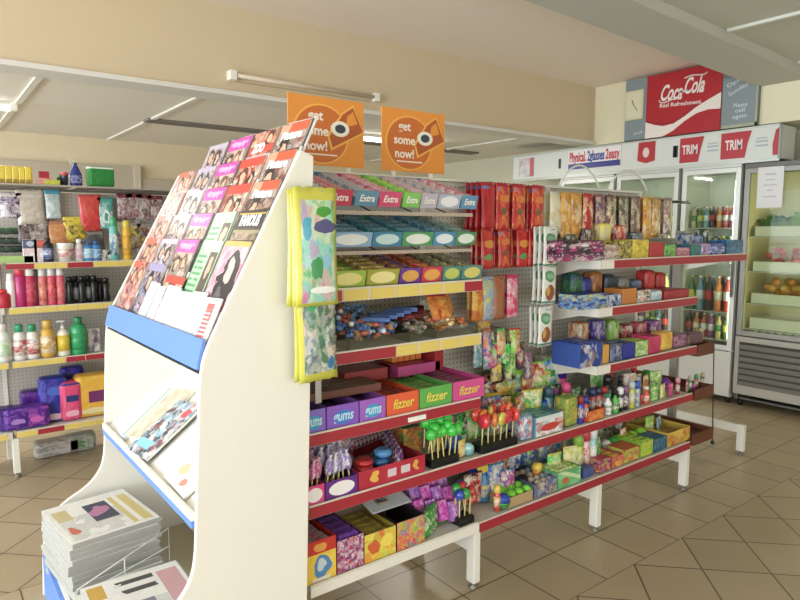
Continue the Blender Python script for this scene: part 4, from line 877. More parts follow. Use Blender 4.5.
nov_row([(607, 'tube', '#1e1e22', '#2a2a34', 'all black tube', 1.45), (598, 'phone', '#2a2a6a', '#8a9ac8', 'navy toy phone', 1.5), (613, 'phone', '#1e1e26', '#5a5a6a', 'black toy phone', 1.5), (620, 'sprayer', '#20202a', '#3a3a44', 'black sprayer', 1.5), (628, 'pouch', '#c8203a', '#e8e4e0', 'red pouch with white top', 1.5), (636, 'pouch', '#3a5ac8', '#d8d83a', 'blue pouch with yellow top', 1.35),
         (645, 'pouch', '#e8a03a', '#c87a2a', 'orange pouch', 1.2), (655, 'pouch', '#9ad84a', '#6ab83a', 'lime pouch', 1.3), (664, 'ball', '#c83a8a', '#8a3ab8', 'pink and violet capsule', 1.4), (674, 'tube', '#a83a6a', '#6a2a4a', 'plum tube', 1.2), (683, 'tube', '#c84a7a', '#8a3a5a', 'pink tube', 1.1)], 2.07, zd, 395, 'in the second row of the fourth shelf')
nov_row([(486, 'pouch', '#3a7a4a', '#2a5a8a', 'dark green pouch', 1.5), (497, 'pouch', '#2a9a4a', '#c83a2a', 'emerald pouch', 1.6), (508, 'phone', '#2a3ab0', '#c8303a', 'blue toy phone', 1.8), (520, 'pouch', '#c88a3a', '#8a4a2a', 'tan pouch', 1.7), (532, 'pouch', '#3ab83a', '#d8c83a', 'green pouch with yellow top', 1.8), (543, 'phone', '#2a4aa8', '#5a8ac8', 'royal blue toy phone', 1.6), (555, 'sprayer', '#2a7a4a', '#8a3a8a', 'green sprayer with purple nozzle', 1.6), (548, 'tube', '#5a8a9a', '#3a5a6a', 'slate tube', 1.5),
         (566, 'tube', '#e8d83a', '#d84a8a', 'yellow tube with pink cap', 1.5), (576, 'pouch', '#2a8a4a', '#1e6a3a', 'deep green pouch', 1.4), (586, 'pouch', '#6a7a8a', '#3a4a5a', 'grey pouch', 1.3)], 2.08, zd, 400, 'behind the front goods of the fourth shelf')
nov_row([(492, 'phone', '#e8c83a', '#8ac83a', 'yellow toy phone', 2.3), (505, 'pouch', '#d8a83a', '#3aa84a', 'golden pouch', 2.2), (515, 'pouch', '#3ac83a', '#e8a02a', 'vivid green pouch', 2.2), (527, 'pouch', '#c83a2a', '#e8b83a', 'red pouch with yellow top', 2.2), (538, 'pouch', '#e8b83a', '#2ab83a', 'yellow pouch with green top', 2.3), (549, 'sprayer', '#2ad84a', '#1e8a3a', 'neon green sprayer', 2.2), (560, 'tube', '#c82a7a', '#3a2a8a', 'magenta tube with violet cap', 2.0)], 2.2, zd, 400, 'tall at the back of the fourth shelf')
random.seed(31)
cpal = [('#3ad84a', 'green'), ('#e8c83a', 'yellow'), ('#2a4ac8', 'blue'), ('#d82a2a', 'red'), ('#1e1e26', 'black'), ('#e8803a', 'orange'), ('#c83a9a', 'magenta'), ('#3a8ac8', 'sky blue'), ('#8ad83a', 'lime')]
KN = {'pouch': 'pouch', 'phone': 'toy phone', 'ball': 'capsule', 'sprayer': 'sprayer', 'tube': 'tube', 'roller': 'roller'}
def crowd(u0, u1, n, y, z, v, sc_, where, kinds=('pouch', 'pouch', 'phone', 'sprayer', 'roller', 'pouch')):
    for i in range(n):
        (c1, n1), (c2, n2) = cpal[(i*4+n) % 9], cpal[(i*4+n+1+(i % 3)*2) % 9]
        k = kinds[i % len(kinds)]; u = u0+(u1-u0)*(i+.5)/n
        where_ = where[0 if i < n/2 else 1]
        if gx(u, y, v) < 3.66: novelty((gx(u, y, v), y+random.uniform(-.006, .006), z), k, c1, c2, n1+' and '+n2+' '+KN[k]+' '+where_, random.uniform(-.2, .2), sc_*random.uniform(.9, 1.1))
crowd(484, 560, 6, 2.135, zd, 400, 1.75, ('in the third row of the fourth shelf', 'in the third row, towards the far shelves'))
crowd(488, 562, 4, 2.215, zd, 395, 2.7, ('very tall at the back under the hanging bags', 'very tall at the back beside the bracket'), ('pouch',))
crowd(590, 690, 8, 2.17, zd, 390, 1.5, ('in the back rows of the fourth shelf', 'at the far back of the fourth shelf'))
crowd(500, 592, 6, 2.04, ZE+.0, 470, 1.35, ('in the middle of the bottom shelf', 'in the middle of the bottom shelf by the second leg'), ('pouch', 'ball', 'roller'))
crowd(468, 500, 3, 2.07, ZE+.004, 480, 1.5, ('behind the mixed lollipop stand', 'behind the mixed lollipop stand, at the shelf joint'), ('pouch', 'sprayer', 'pouch'))
crowd(470, 500, 2, 2.18, ZE+.004, 480, 2.0, ('tall at the back behind the mixed lollipops', 'tall at the back of the shelf joint'), ('pouch',))
crowd(440, 486, 5, 2.10, ZD+.004, 420, 1.4, ('behind the green lollipops', 'between the green and red lollipop stands'), ('pouch', 'phone', 'pouch'))
crowd(505, 560, 4, 2.19, ZE+.0, 465, 2.1, ('tall behind the low tan tray', 'tall behind the printed tray'), ('pouch', 'sprayer'))
for i in range(14):
    u = 484+4.6*(i % 7)+(3 if i > 6 else 0); y = 2.20-.05*(i//7); v = 335+(i*13 % 40)
    (c1, n1), (c2, n2) = cpal[(i*4+1) % 9], cpal[(i*4+3+i//5) % 9]
    x, _, zz = at_v(u, y, v)
    bag(x, y, zz+.08, .07, .13, .035, [art([c1, c2, c1, '#e0d8b8'], (2, 3), i+2), M(c2, .4)], n1+' and '+n2+' novelty pack in the crowded pegs under the red bags, '+('front' if i > 6 else 'rear')+' layer', None, 'novelty_pack', 'novelty pack', seed=i+80, rz=random.uniform(-.3, .3))
    peg(x, y-.01, zz+.07)
# ---------------- shelf E, modules 2-3
ze = ZE+.0
nov_row([(497, 'tube', '#c8302a', '#e8c84a', 'red tube with yellow cap', 1.0), (503, 'ball', '#2a8a3a', '#2a4ab0', 'green and blue capsule', 1.3)], 1.96, ze, 500, 'at the joint of the bottom shelf')
display(gx(507, 1.94, 495), gx(533, 1.94, 488), 1.94, ze, .2, .05, M('#b89a6a', .6), M('#a88a5a', .6), 'low tan cardboard tray with green sweets on the bottom shelf', n=1, bar=None)
for i in range(9): novelty((gx(508, 1.96, 495)+.035+.055*(i % 3), 1.975+.055*(i//3), ze+.006), 'ball', '#3ac83a', '#7ad82a', 'bright green capsule in the low tan tray', i*.5, 1.05, 'green capsules in the low tan tray')
display(gx(534.5, 1.94, 485), gx(557, 1.94, 478), 1.94, ze, .2, .07, art(['#5a7ab0', '#8a6a5a', '#3a4a8a', '#c8b8a8'], (4, 2), 3), M('#4a5a7a', .4), 'blue and brown printed tray of small balls on the bottom shelf', n=1, bar=None)
for i in range(16): novelty((gx(535, 1.96, 485)+.025+.042*(i % 4), 1.965+.045*(i//4), ze+.03), 'ball', ['#3a4a6a', '#b85a4a'][i % 2], ['#b8a898', '#8a9aa8'][(i//2) % 2], 'grey, brown or blue capsule in the printed tray', i*.5, .8, 'capsules in the printed tray')
display(gx(558, 1.94, 475), gx(581, 1.94, 466), 1.94, ze, .14, .085, art(['#6ac07a', '#8ad098', '#5ab06a'], (2, 2), 3, (('diag', 1.1, .12, '#c8e0a8'), ('ell', .3, .4, .15, .2, '#c86a3a'))), M('#5aa86a', .4), 'mint green carton on the bottom shelf near the second leg', n=4, bar=foil('#a8c84a', '#e8e8c8', 2), blabel='lime wrapped sweet in the mint green carton', bgroup='lime sweets in the mint green carton', barh=.03, bz=.06)
packet((gx(584, 1.95, 462), 1.95, ze), .085, .06, .05, [M('#4a5a9a', .35), M('#3a4a8a', .4)], 'low indigo carton on the bottom shelf over the second leg', name='sweet_carton')
nov_row([(578, 'tube', '#b8c84a', '#8ab83a', 'lime tube', 1.7), (584, 'tube', '#e8b8c0', '#c83a4a', 'pink and white tube', 1.9), (591, 'tube', '#8ad0c8', '#e8f0f0', 'aqua tube with white cap', 1.9), (597, 'pouch', '#3aa84a', '#2a8a3a', 'green pouch', 1.5), (571, 'pouch', '#c8c84a', '#e8e09a', 'pale yellow pouch', 1.5)], 2.03, ze, 450, 'standing tall on the bottom shelf near the second leg')
nov_row([(512, 'pouch', '#2a4a9a', '#3a7ad0', 'blue pouch', 1.4), (500, 'pouch', '#c87a2a', '#a82a2a', 'rusty pouch', 1.4), (523, 'pouch', '#2a6ab0', '#1e4a8a', 'sea blue pouch', 1.5), (534, 'pouch', '#3a5a9a', '#5a8ac8', 'denim blue pouch', 1.4), (545, 'pouch', '#5a6a8a', '#8ab0d0', 'steel blue pouch', 1.5), (556, 'pouch', '#8a6a7a', '#b8d0d8', 'mauve pouch', 1.5), (566, 'pouch', '#9ab83a', '#d8e0a8', 'olive pouch', 1.4)], 2.17, ze, 470, 'at the back of the bottom shelf')
nov_row([(489, 'pouch', '#d89a2a', '#b82a2a', 'amber pouch', 1.6), (506, 'pouch', '#2a7a3a', '#2a5aa8', 'bottle green pouch', 1.6), (520, 'ball', '#2a5ac8', '#3a8ad8', 'cobalt capsule', 1.8), (532, 'ball', '#2a6ac8', '#1e4a9a', 'deep blue capsule', 1.7)], 2.25, ze, 470, 'tucked furthest back on the bottom shelf')
row_of([(600, 612, .07, ['#c83a5a', '#e8b83a', '#3a3a8a'], 'pink and yellow', 'box'), (613, 624, .06, ['#e8c03a', '#c86a3a', '#d83a6a'], 'yellow and coral', 'open'), (625, 640, .075, ['#d8703a', '#e8c84a', '#c83a5a', '#8ac83a'], 'confetti patterned', 'box'), (641, 653, .085, ['#b8d83a', '#d8a83a', '#8ac02a'], 'lime patterned', 'open'),
        (654, 667, .075, ['#3a6a9a', '#4a8a9a', '#2a4a6a'], 'steel blue', 'box')], 1.945, ze, 445, 'on the bottom shelf past the second leg')
display(gx(668, 1.945, 435), gx(690, 1.945, 430), 1.945, ze, .28, .085, art(['#d8b83a', '#e8c84a', '#c8602a', '#d8b83a'], (3, 2), 7), M('#d0b03a', .4), 'yellow and red open crate at the far end of the bottom shelf', n=4, bar=foil('#c8a83a', '#8a3a3a', 4), blabel='mustard wrapped bar in the yellow end crate', bgroup='bars in the yellow end crate', barh=.03, bz=.02)
nov_row([(606, 'ball', '#a82a3a', '#e8e8e8', 'red and white capsule', 1.4), (614, 'ball', '#2ad83a', '#2ab83a', 'neon green capsule', 1.4), (623, 'pouch', '#d8503a', '#e8a03a', 'coral pouch', 1.1), (632, 'ball', '#a8e82a', '#b8f03a', 'acid green capsule', 1.4), (640, 'ball', '#b8f03a', '#8ad82a', 'acid lime capsule', 1.5), (649, 'pouch', '#a8d83a', '#7ac02a', 'fresh green pouch', 1.3), (658, 'pouch', '#3a7ab0', '#8ac8c0', 'teal blue pouch', 1.1)], 2.10, ze+.01, 435, 'behind the bottom shelf cartons')
nov_row([(604, 'pouch', '#3a6a3a', '#2a4a2a', 'forest green pouch', 1.7), (618, 'tube', '#2a8a3a', '#8a2a8a', 'green tube with purple cap', 1.6), (630, 'pouch', '#8a9a3a', '#d8702a', 'moss pouch', 1.6), (642, 'pouch', '#2a3a8a', '#2a5ac8', 'navy pouch', 1.6), (655, 'pouch', '#c8a83a', '#3a3a8a', 'mustard pouch', 1.5), (668, 'pouch', '#b8a83a', '#8a7a2a', 'ochre pouch', 1.5)], 2.24, ze, 425, 'at the very back of the far bottom shelf')
# goods in the brown end trays
nov_row([(697, 'pouch', '#8a8a3a', '#6a4a2a', 'brownish pouch', .9), (700, 'pouch', '#7a5a2a', '#a8a84a', 'ochre pouch', .8)], 2.1, .872, 350, 'in the upper brown tray')
nov_row([(690, 'tube', '#4a8a4a', '#c8c8a8', 'green tube', .8), (696, 'tube', '#a84a5a', '#5a9a5a', 'rosy tube', .8), (702, 'tube', '#5a6a3a', '#b8a87a', 'olive tube', .8), (687, 'pouch', '#c84a7a', '#8a3a5a', 'pink pouch', .8), (693, 'ball', '#a83a8a', '#d86ab0', 'magenta capsule', .8)], 2.0, .597, 385, 'in the middle brown tray')
# ================================================================== LEFT WALL UNIT (toiletries)
LYF, LYB = 4.67, 5.10
W = thing('toiletries_shelving', 'white wall shelving unit with yellow and red price strips, holding toiletries', 'shelving', (1.2, 5.1, 0))
LX0, LX1 = -.45, 2.3
jo = [LX0, .43, 1.36, LX1]
for a, b_ in zip(jo[:-1], jo[1:]): gb(MB().box(a+.012, b_-.012, LYB, LYB+.02, .2, 1.87), 'peg_panel', peg_mat('#c4bdb4', '#a0988f'), W)
for x in jo: gb(MB().box(x-.013, x+.013, LYB-.01, LYB+.05, 0, 1.88), 'upright', WHITE, W)
gb(MB().box(LX0, LX1, LYB-.005, LYB+.05, 1.88, 1.895), 'top_rail', M('#6f6a64', .5), W)
for x in jo:
    l = gb(MB().box(x-.02, x+.02, LYF+.005, LYF+.05, .03, .26).box(x-.016, x+.016, LYF+.05, LYB-.01, .16, .24), 'leg', WHITE, W, bevel=.004)
    MB().lathe([(.02, 0), (.022, .006), (.01, .012), (.008, .03)], 12, (x, LYF+.03, 0)).build('levelling_foot', M('#8c8880', .4, .5), l)
random.seed(3)
LZ = (1.392, 1.108, .76, .30)
for z in LZ:
    for a, b_ in zip(jo[:-1], jo[1:]):
        segs = []; x = a+.01
        while x < b_-.05:
            w = random.choice((.07, .12, .16)); w = min(w, b_-.005-x)
            segs.append((x, x+w-.006, random.choice((2, 2, 2, 1)))); x += w
        shelf(a+.014, b_-.014, z, segs, y0=LYF, parent=W, yb=LYB, hh=.034)
def lx(u, v=250, y=4.75): return gx(u, y, v)
def lrow(lst, z, y=4.74):
    for (u, r, h, body, cap, kind, ds, lab, v) in lst:
        bottle((lx(u, v, y), y, z+.003), r, h, body, cap, ds, lab, kind, 'bottle' if kind not in ('can', 'tub') else kind)
lab = lambda c1, c2, s=0: art([c1, c1, c2], (3, 4), s)
# shelf 1 (1.39)
for i, (u0, c, ds) in enumerate(((23, '#8a3a5a', 'navy topped'), (33.6, '#c84a4a', 'red topped'))):
    x = lx(u0, 250); packet((x, 4.73, LZ[0]+.003), .078, .06, .15, [art(['#e8e4e2', '#e8e4e2', '#d8a0b0'], (3, 3), 2, (('rect', 0, 1, .62, 1, '#5a5a72' if i == 0 else '#a86a62'), ('ell', .5, .82, .25, .12, '#b8c0d8' if i == 0 else '#d85a4a'))), M('#dcd8d4', .4)], ds+' white carton on the top toiletries shelf', name='toiletry_carton')
lrow([(48, .034, .16, '#1e2436', '#16161c', 'round', 'black bottle with blue label beside the two white cartons', lab('#3a4a8a', '#b8c0d0'), 250), (65, .05, .125, '#e6e0da', '#e8e6e0', 'tub', 'white tub with pink lettering band on the top toiletries shelf', lab('#e0d8d4', '#c87a7a', 2), 250),
      (79, .028, .15, '#e4dce0', '#e8e8ea', 'soft', 'slim white bottle with pink label beside the white tub', lab('#d8a8b8', '#e8e0e4', 3), 250), (88, .035, .15, '#3a8ac8', '#2a6ab0', 'pump', 'light blue pump bottle, first of the blue pair', lab('#8ac0e0', '#e8eef0', 1), 250), (96, .033, .14, '#3a7ac0', '#2a5a9a', 'round', 'blue bottle just beyond the light blue pump bottle', lab('#6aa8e0', '#d8e0ea', 4), 250),
      (114, .03, .30, '#5ab0a8', '#3a9a6a', 'can', 'tall teal can with white stripe near the magazine rack', art(['#3a9a8a', '#e8efe8', '#3a6ab0'], (2, 1.5), 2), 240), (126.5, .031, .28, '#e8b424', '#d8c23a', 'can', 'tall yellow can next to the magazine rack', lab('#e8b424', '#c8981e', 2), 240)], LZ[0])
x = lx(101, 255); packet((x, 4.73, LZ[0]+.003), .065, .05, .075, [art(['#e4e2dc', '#2a2a2a', '#e4e2dc'], (3, 2), 1), M('#dedcd4', .4)], 'small white carton with dark print in front of the teal can', name='toiletry_carton')
x = lx(-3, 255); packet((x, 4.73, LZ[0]+.003), .2, .1, .045, [M('#a8c878', .4), M('#98b86a', .4)], 'flat pale green carton at the edge of the top toiletries shelf', name='toiletry_carton')
# shelf 2 (1.10)
lrow([(2, .05, .12, '#c01a3a', '#d82a2a', 'round', 'short red bottle with round red cap at the picture edge of the second shelf', None, 290), (11, .026, .22, '#ece6e4', '#e8e0e0', 'can', 'slim white can on the second toiletries shelf', None, 290), (20.5, .036, .26, '#b81a6a', '#d82a4a', 'can', 'deep pink can with red cap', None, 290), (30, .034, .25, '#c82a5a', '#eceaea', 'can', 'crimson can with white cap', lab('#c82a5a', '#e87a8a', 1), 290),
      (36.5, .014, .24, '#6a1a3a', '#3a3a4a', 'can', 'very thin dark red can', None, 290), (42.5, .027, .245, '#e07a7a', '#e4e4e6', 'can', 'coral can with white cap, first of three alike', lab('#e8a08a', '#d84a5a', 1), 290), (51.5, .027, .245, '#e0506a', '#e4e4e6', 'can', 'rose can with white cap, second of three alike', lab('#e87a7a', '#d83a5a', 2), 290), (60.5, .027, .245, '#e05a72', '#e4e4e6', 'can', 'rose can with white cap, next to the black bottles', lab('#e88a8a', '#d84a6a', 3), 290)], LZ[1])
for i, u in enumerate((69.5, 75.5, 82, 88, 94, 100, 106)):
    bottle((lx(u, 290, 4.74+.03*(i % 2)), 4.74+.03*(i % 2), LZ[1]+.003), .027, .185-.02*(i > 4), '#16161a', '#0e0e12', 'glossy black bottle on the second toiletries shelf, '+ORD[i]+' from the pink cans', M('#8a8a90', .3) if i in (1, 3) else None, 'slim', group='black bottles on the second shelf')
# shelf 3 (.76)
lrow([(3, .05, .25, '#e4e6e0', '#e0dcd8', 'soft', 'large white bottle with green patches on the third toiletries shelf', art(['#e4e8e0', '#a8d8a0', '#e4e8e0'], (2, 2), 2), 345), (19.5, .043, .235, '#eceae4', '#2aa070', 'soft', 'white bottle with green cap, first of the pair', lab('#e8e6e0', '#c8505a', 2), 345), (32.5, .042, .23, '#eceae4', '#2aa070', 'soft', 'white bottle with green cap, second of the pair', lab('#e8e6e0', '#c8505a', 5), 345),
      (48, .050, .25, '#d8a83a', '#d8b04a', 'soft', 'golden bottle with white label', lab('#e8dcc0', '#c89a3a', 2), 345), (63.5, .042, .245, '#ece8d8', '#d8d8d4', 'pump', 'white pump bottle with yellow label', lab('#e8cc2a', '#d8b82a', 1), 345), (79, .052, .255, '#24a060', '#1e8a52', 'round', 'big green bottle with green cap', lab('#2aa868', '#1e8a52', 3), 345)], LZ[2])
x = lx(89, 350); packet((x, 4.76, LZ[2]+.003), .075, .05, .16, [art(['#e8e6e2', '#e8e6e2', '#8a7a98'], (2, 2), 3, (('ell', .6, .5, .2, .12, '#6a5a8a'),)), M('#dedcd6', .4)], 'white carton with violet spot next to the big green bottle', name='toiletry_carton')
# shelf 4 (.30)
pp = lambda c1, c2, s, *sh: [art([c1, c1, c1, c2], (3, 3), s, sh, rough=.25), M(c1, .3)]
packet((lx(-4, 425, 4.72), 4.72, LZ[3]+.003), .13, .14, .15, pp('#3a1a6a', '#5a3a9a', 1), 'dark purple soft pack at the picture edge of the lowest toiletries shelf', 'packet', name='wrapped_pack', soft=True)
packet((lx(3, 425, 4.7), 4.70, LZ[3]+.003), .17, .14, .15, pp('#4a1e8a', '#8a4ab8', 2, ('ell', .5, .4, .25, .12, '#a87ad0')), 'purple soft pack, first on the lowest toiletries shelf', 'packet', name='wrapped_pack', soft=True)
packet((lx(22, 425, 4.7), 4.70, LZ[3]+.003), .17, .14, .15, pp('#5a2290', '#a84ab0', 3, ('ell', .5, .4, .25, .12, '#c85ab8')), 'purple and magenta soft pack, second on the lowest toiletries shelf', 'packet', name='wrapped_pack', soft=True)
packet((lx(22, 425, 4.9), 4.88, LZ[3]+.003), .19, .12, .21, pp('#4a1e7a', '#7a3aa0', 4), 'violet pack behind the magenta one on the lowest shelf', 'packet', name='wrapped_pack', soft=True)
packet((lx(41, 405, 4.76), 4.76, LZ[3]+.003), .17, .14, .31, pp('#24309a', '#5a4ac0', 5, ('ell', .5, .12, .35, .08, '#e8c0d8'), ('ell', .5, .7, .3, .1, '#4a6ad0')), 'tall royal blue pack on the lowest toiletries shelf', 'packet', name='wrapped_pack', soft=True)
packet((lx(61, 405, 4.73), 4.73, LZ[3]+.003), .135, .15, .27, pp('#e0407a', '#e8608a', 1, ('rect', .25, .85, .5, .66, '#2a3a7a'), ('ell', .5, .2, .35, .08, '#f0b0c8'), ('rect', 0, 1, .93, 1, '#3a3a8a')), 'pink pack with navy label on the lowest toiletries shelf', 'packet', name='wrapped_pack', soft=True)
packet((lx(62, 395, 4.92), 4.90, LZ[3]+.003), .15, .12, .34, pp('#2e2a80', '#4a3ab0', 6), 'indigo pack behind the pink pack', 'packet', name='wrapped_pack', soft=True)
packet((lx(77, 405, 4.74), 4.74, LZ[3]+.003), .22, .15, .30, pp('#e8b020', '#f0c43a', 2, ('rect', .35, 1, .35, .62, '#7a2a6a'), ('ell', .5, .15, .4, .08, '#e8d89a')), 'golden yellow pack with purple label beside the rack', 'packet', name='wrapped_pack', soft=True, title=None)
packet((lx(34, 440, 4.95), 4.95, .003), .3, .12, .12, pp('#c8c0c0', '#6a7a6a', 2), 'long pale wrapped pack lying on the floor under the lowest shelf', 'packet', name='wrapped_pack', soft=True)
packet((lx(66, 436, 4.95), 4.95, .003), .2, .12, .13, pp('#b0b0aa', '#5a8a5a', 3), 'grey and green wrapped pack on the floor under the yellow pack', 'packet', name='wrapped_pack', soft=True)
# on the top of the unit
random.seed(9)
ZT = 1.912
LT = thing('top_ledge', 'narrow ledge board on top of the toiletries shelving', 'ledge', (1, 5.0, ZT-.012))
MB().box(-1.45, 1.3, -.12, .16, 0, .012).build('board', M('#a89f94', .6), LT)
for x in (-1.2, -.1, 1.1): MB().box(x-.01, x+.01, -.1, .09, -.004, 0).build('support', WHITE, LT)
for i, u in enumerate((-2, 5, 12, 18.5, 25)):
    packet((gx(u, 4.93, 183), 4.93, ZT+.001), .046, .1, .115, pp('#e0c01e', '#e8d83a', i, ('rect', .1, .9, 0, .25, '#a88a2a')), 'yellow soft pack on top of the shelving, '+ORD[i]+' from the picture edge', 'packet', 'yellow packs on top of the shelving', name='wrapped_pack', soft=True)
packet((gx(38, 4.93, 185), 4.93, ZT+.001), .085, .07, .045, pp('#e0a8a0', '#c83a3a', 2), 'small pink and red carton on top of the shelving', name='toiletry_carton')
packet((gx(40, 4.93, 180), 4.95, ZT+.047), .06, .04, .045, pp('#b81e3a', '#9a1a30', 2), 'dark red block on the pink carton', name='toiletry_carton')
packet((gx(46, 4.90, 187), 4.89, ZT+.001), .085, .05, .03, pp('#b8c02a', '#c8cc3a', 3), 'flat olive yellow carton before the pink one', name='toiletry_carton')
lrow([(59.5, .018, .07, '#2a3a2a', '#3ab04a', 'round', 'small dark bottle with green cap on top of the shelving', None, 180), (64.5, .024, .09, '#3a3a4a', '#d84a4a', 'tub', 'small dark tub with red lid on top of the shelving', None, 180), (76, .04, .20, '#2a3a8a', '#c8c0a8', 'trigger', 'blue trigger spray bottle on top of the shelving', lab('#3a4aa8', '#c8c8e0', 1), 180)], ZT-.002, 4.95)
packet((gx(89, 4.93, 180), 4.93, ZT+.001), .18, .09, .145, pp('#1e8a3a', '#2a9a4a', 1, ('rect', 0, 1, .88, 1, '#e8ece4')), 'big leaning green pack with white top on the shelving', 'packet', name='wrapped_pack', soft=True, rz=.1)
# hanging on the pegboard of the wall unit
def hang(u, v, w, h, cols, ds, sc_=(3, 4), hd=None, nm='hanging_pack', cat='hanging pack', th=.025, extra=()):
    y = 5.03; d = FW + RT*((u-400)/F_PX) - UP*((v-300)/F_PX); x = d.x*y/d.y; z = CAMH+d.z*y/d.y
    bag(x, y, z, w, h, th, [art(cols, sc_, int(u), extra), M(hd or cols[0], .4)], ds, None, nm, cat, seed=int(u), header=.18)
    gb(MB().tube([(x, LYB, z-.01), (x, y-.02, z-.01)], .003, 6), 'peg_hook', CHROME, W)
hang(10, 193, .13, .17, ['#dcd6dc', '#dcd6dc', '#5a3a6a'], 'white card pack with purple figure print hanging on the pegboard', hd='#d8d0d0')
hang(29, 190, .17, .24, ['#c8bcae', '#bcae9e', '#d8d0c4'], 'clear beige net pack hanging on the pegboard', nm='net_pack')
hang(52, 190, .10, .2, ['#d4dcdc', '#d4dcdc', '#a8b8bc'], 'white card with teal top hanging on the pegboard', hd='#3a9ab8')
hang(89, 195, .15, .26, ['#d82a34', '#c81e2a', '#e05a4a'], 'bright red pack hanging on the pegboard', hd='#e04a48')
hang(105, 198, .11, .23, ['#5ab0a8', '#4aa098', '#d8ece8'], 'aqua pack with white oval hanging beside the red one', hd='#4aa8a0', extra=(('ell', .5, .4, .28, .2, '#e8f0ee'), ('ell', .5, .4, .16, .13, '#4aa098')))
for i, (u, v) in enumerate(((124, 194), (134, 194), (144, 195), (155, 196))): hang(u, v, .11, .19, ['#8a4a52', '#b8a0a0', '#5a3a40', '#c8c0bc'], 'dark red and grey pack hanging near the magazine rack, '+ORD[i]+' of that row', hd='#7a2a3a')
for i, (u, v) in enumerate(((122, 222), (133, 223), (144, 224))): hang(u, v, .11, .19, ['#b8b0a8', '#8a4a48', '#d8c84a', '#6a5a52'], 'pale grey card pack in the lower row near the magazine rack, '+ORD[i]+' along', hd='#a89a94')
hang(74, 217, .15, .18, ['#e0c424', '#e0c424', '#4a4a3a'], 'yellow bag with dark spots hanging below the red pack', hd='#e0c830')
hang(57, 221, .13, .17, ['#d88a4a', '#c8743a', '#e0b078'], 'orange pack hanging next to the yellow bag', hd='#b87a5a')
hang(36, 218, .16, .17, ['#6a5a52', '#a89890', '#3a3034', '#c8bcb4'], 'brown and grey pack of hair bands hanging on the pegboard', nm='hair_band_pack')
hang(25, 222, .1, .15, ['#5a4a4e', '#8a7a78', '#3a3034'], 'dusky pack hanging above the white cartons')
hang(94, 232, .13, .14, ['#5a5654', '#7a7470', '#4a5054'], 'grey pack hanging behind the blue bottles', hd='#8a8680')
for i, v in enumerate((228, 238, 246)): hang(6, v, .2, .045, ['#2a3430', '#1e2422', '#3a6a4a'], 'black comb card lying flat on its hook, '+['upper', 'middle', 'lower'][i]+' one', (3, 1), hd=['#3a7a4a', '#1e1e1e', '#1e1e1e'][i], nm='comb_card', cat='comb card', th=.01)
# ================================================================== MAGAZINE RACK
R = thing('magazine_rack', 'tall cream display rack with blue strips full of magazines', 'magazine rack', (.7, 2.45, 0))
CR = M('#e9e6dc', .4); BLUE = M('#5a8ae0', .4)
def smooth(pts, n=3):
    for _ in range(n):
        q = []
        for i in range(len(pts)):
            a, b_ = Vector(pts[i]), Vector(pts[(i+1) % len(pts)]); q += [a*.8+b_*.2, a*.2+b_*.8]
        pts = q
    return [(p[0], p[1]) for p in pts]
front = [(1.012, 1.862), (.695, 1.275), (.668, 1.215), (.655, 1.14), (.622, .58), (.60, .51), (.545, .45), (.44, .40), (.375, .32), (.355, .22), (.345, 0)]
def soften(p, idx, k=.03, n=4):
    out = []
    for i, q in enumerate(p):
        if i not in idx: out.append(q); continue
        a, b_, c = Vector(p[i-1]), Vector(q), Vector(p[i+1]); A = b_+(a-b_).normalized()*min(k, (a-b_).length*.45); C_ = b_+(c-b_).normalized()*min(k, (c-b_).length*.45)
        for j in range(n+1):
            t = j/n; out.append(tuple(A*(1-t)**2+b_*2*t*(1-t)+C_*t*t))
    return out
prof = soften([(.998, 0), (1.06, 1.845)] + front, set(range(3, 12)), .06)
def Rb(mb, name, m, **k): return gb(mb, name, m, R, **k)
for y in (1.86, 3.05):
    Rb(MB().prism(prof, 'y', y, y+.018), 'side_panel', CR, bevel=.003)
Rb(MB().box(.975, .99, 1.878, 3.05, 0, 1.78), 'back_board', CR)
Rb(MB().prism([(.676, 1.270), (.652, 1.180), (.662, 1.177), (.686, 1.268)], 'y', 1.879, 3.049), 'front_strip', BLUE)
Rb(MB().prism([(.705, 1.16), (.715, 1.15), (1.0, 1.765), (.99, 1.775)], 'y', 1.879, 3.049), 'sloping_board', CR)
Rb(MB().prism([(.652, 1.17), (.66, 1.165), (.97, 1.0), (.97, 1.012)], 'y', 1.879, 3.049), 'closing_board', CR)
Rb(MB().prism([(.63, .690), (.975, .93), (.975, .945), (.63, .705)], 'y', 1.879, 3.049), 'tilted_shelf', CR)
Rb(MB().box(.620, .634, 1.879, 3.049, .706, .733), 'shelf_lip', CR, bevel=.002)
Rb(MB().box(.620, .634, 1.879, 3.049, .684, .706), 'shelf_strip', BLUE)
Rb(MB().box(.36, .975, 1.879, 3.049, .14, .155), 'bin_floor', M('#a89878', .5))  # cream board coloured brown, so the bin's shade is in its colour
Rb(MB().box(.352, .366, 1.879, 3.049, .0, .19), 'bin_front', BLUE)
Rb(MB().box(.367, .380, 1.879, 3.049, .155, .20), 'bin_edge', CR)
sd = Vector((.420, 0, .907)).normalized(); nn = Vector((-.907, 0, .420)).normalized()
for i in range(1, 6):     # clear pocket lips of the tiers
    p = Vector((.713, 0, 1.18)) + sd*(.115*i+.02) + nn*(.002+.008*(5-i))
    Rb(MB().prism([(p.x, p.z), (p.x+nn.x*.0095, p.z+nn.z*.0095), (p.x+nn.x*.0095+sd.x*.03, p.z+nn.z*.0095+sd.z*.03), (p.x+nn.x*.0088+sd.x*.03, p.z+nn.z*.0088+sd.z*.03), (p.x+nn.x*.0088+sd.x*.002, p.z+nn.z*.0088+sd.z*.002), (p.x+sd.x*.002, p.z+sd.z*.002)], 'y', 1.88, 3.048), 'tier_pocket', CR)
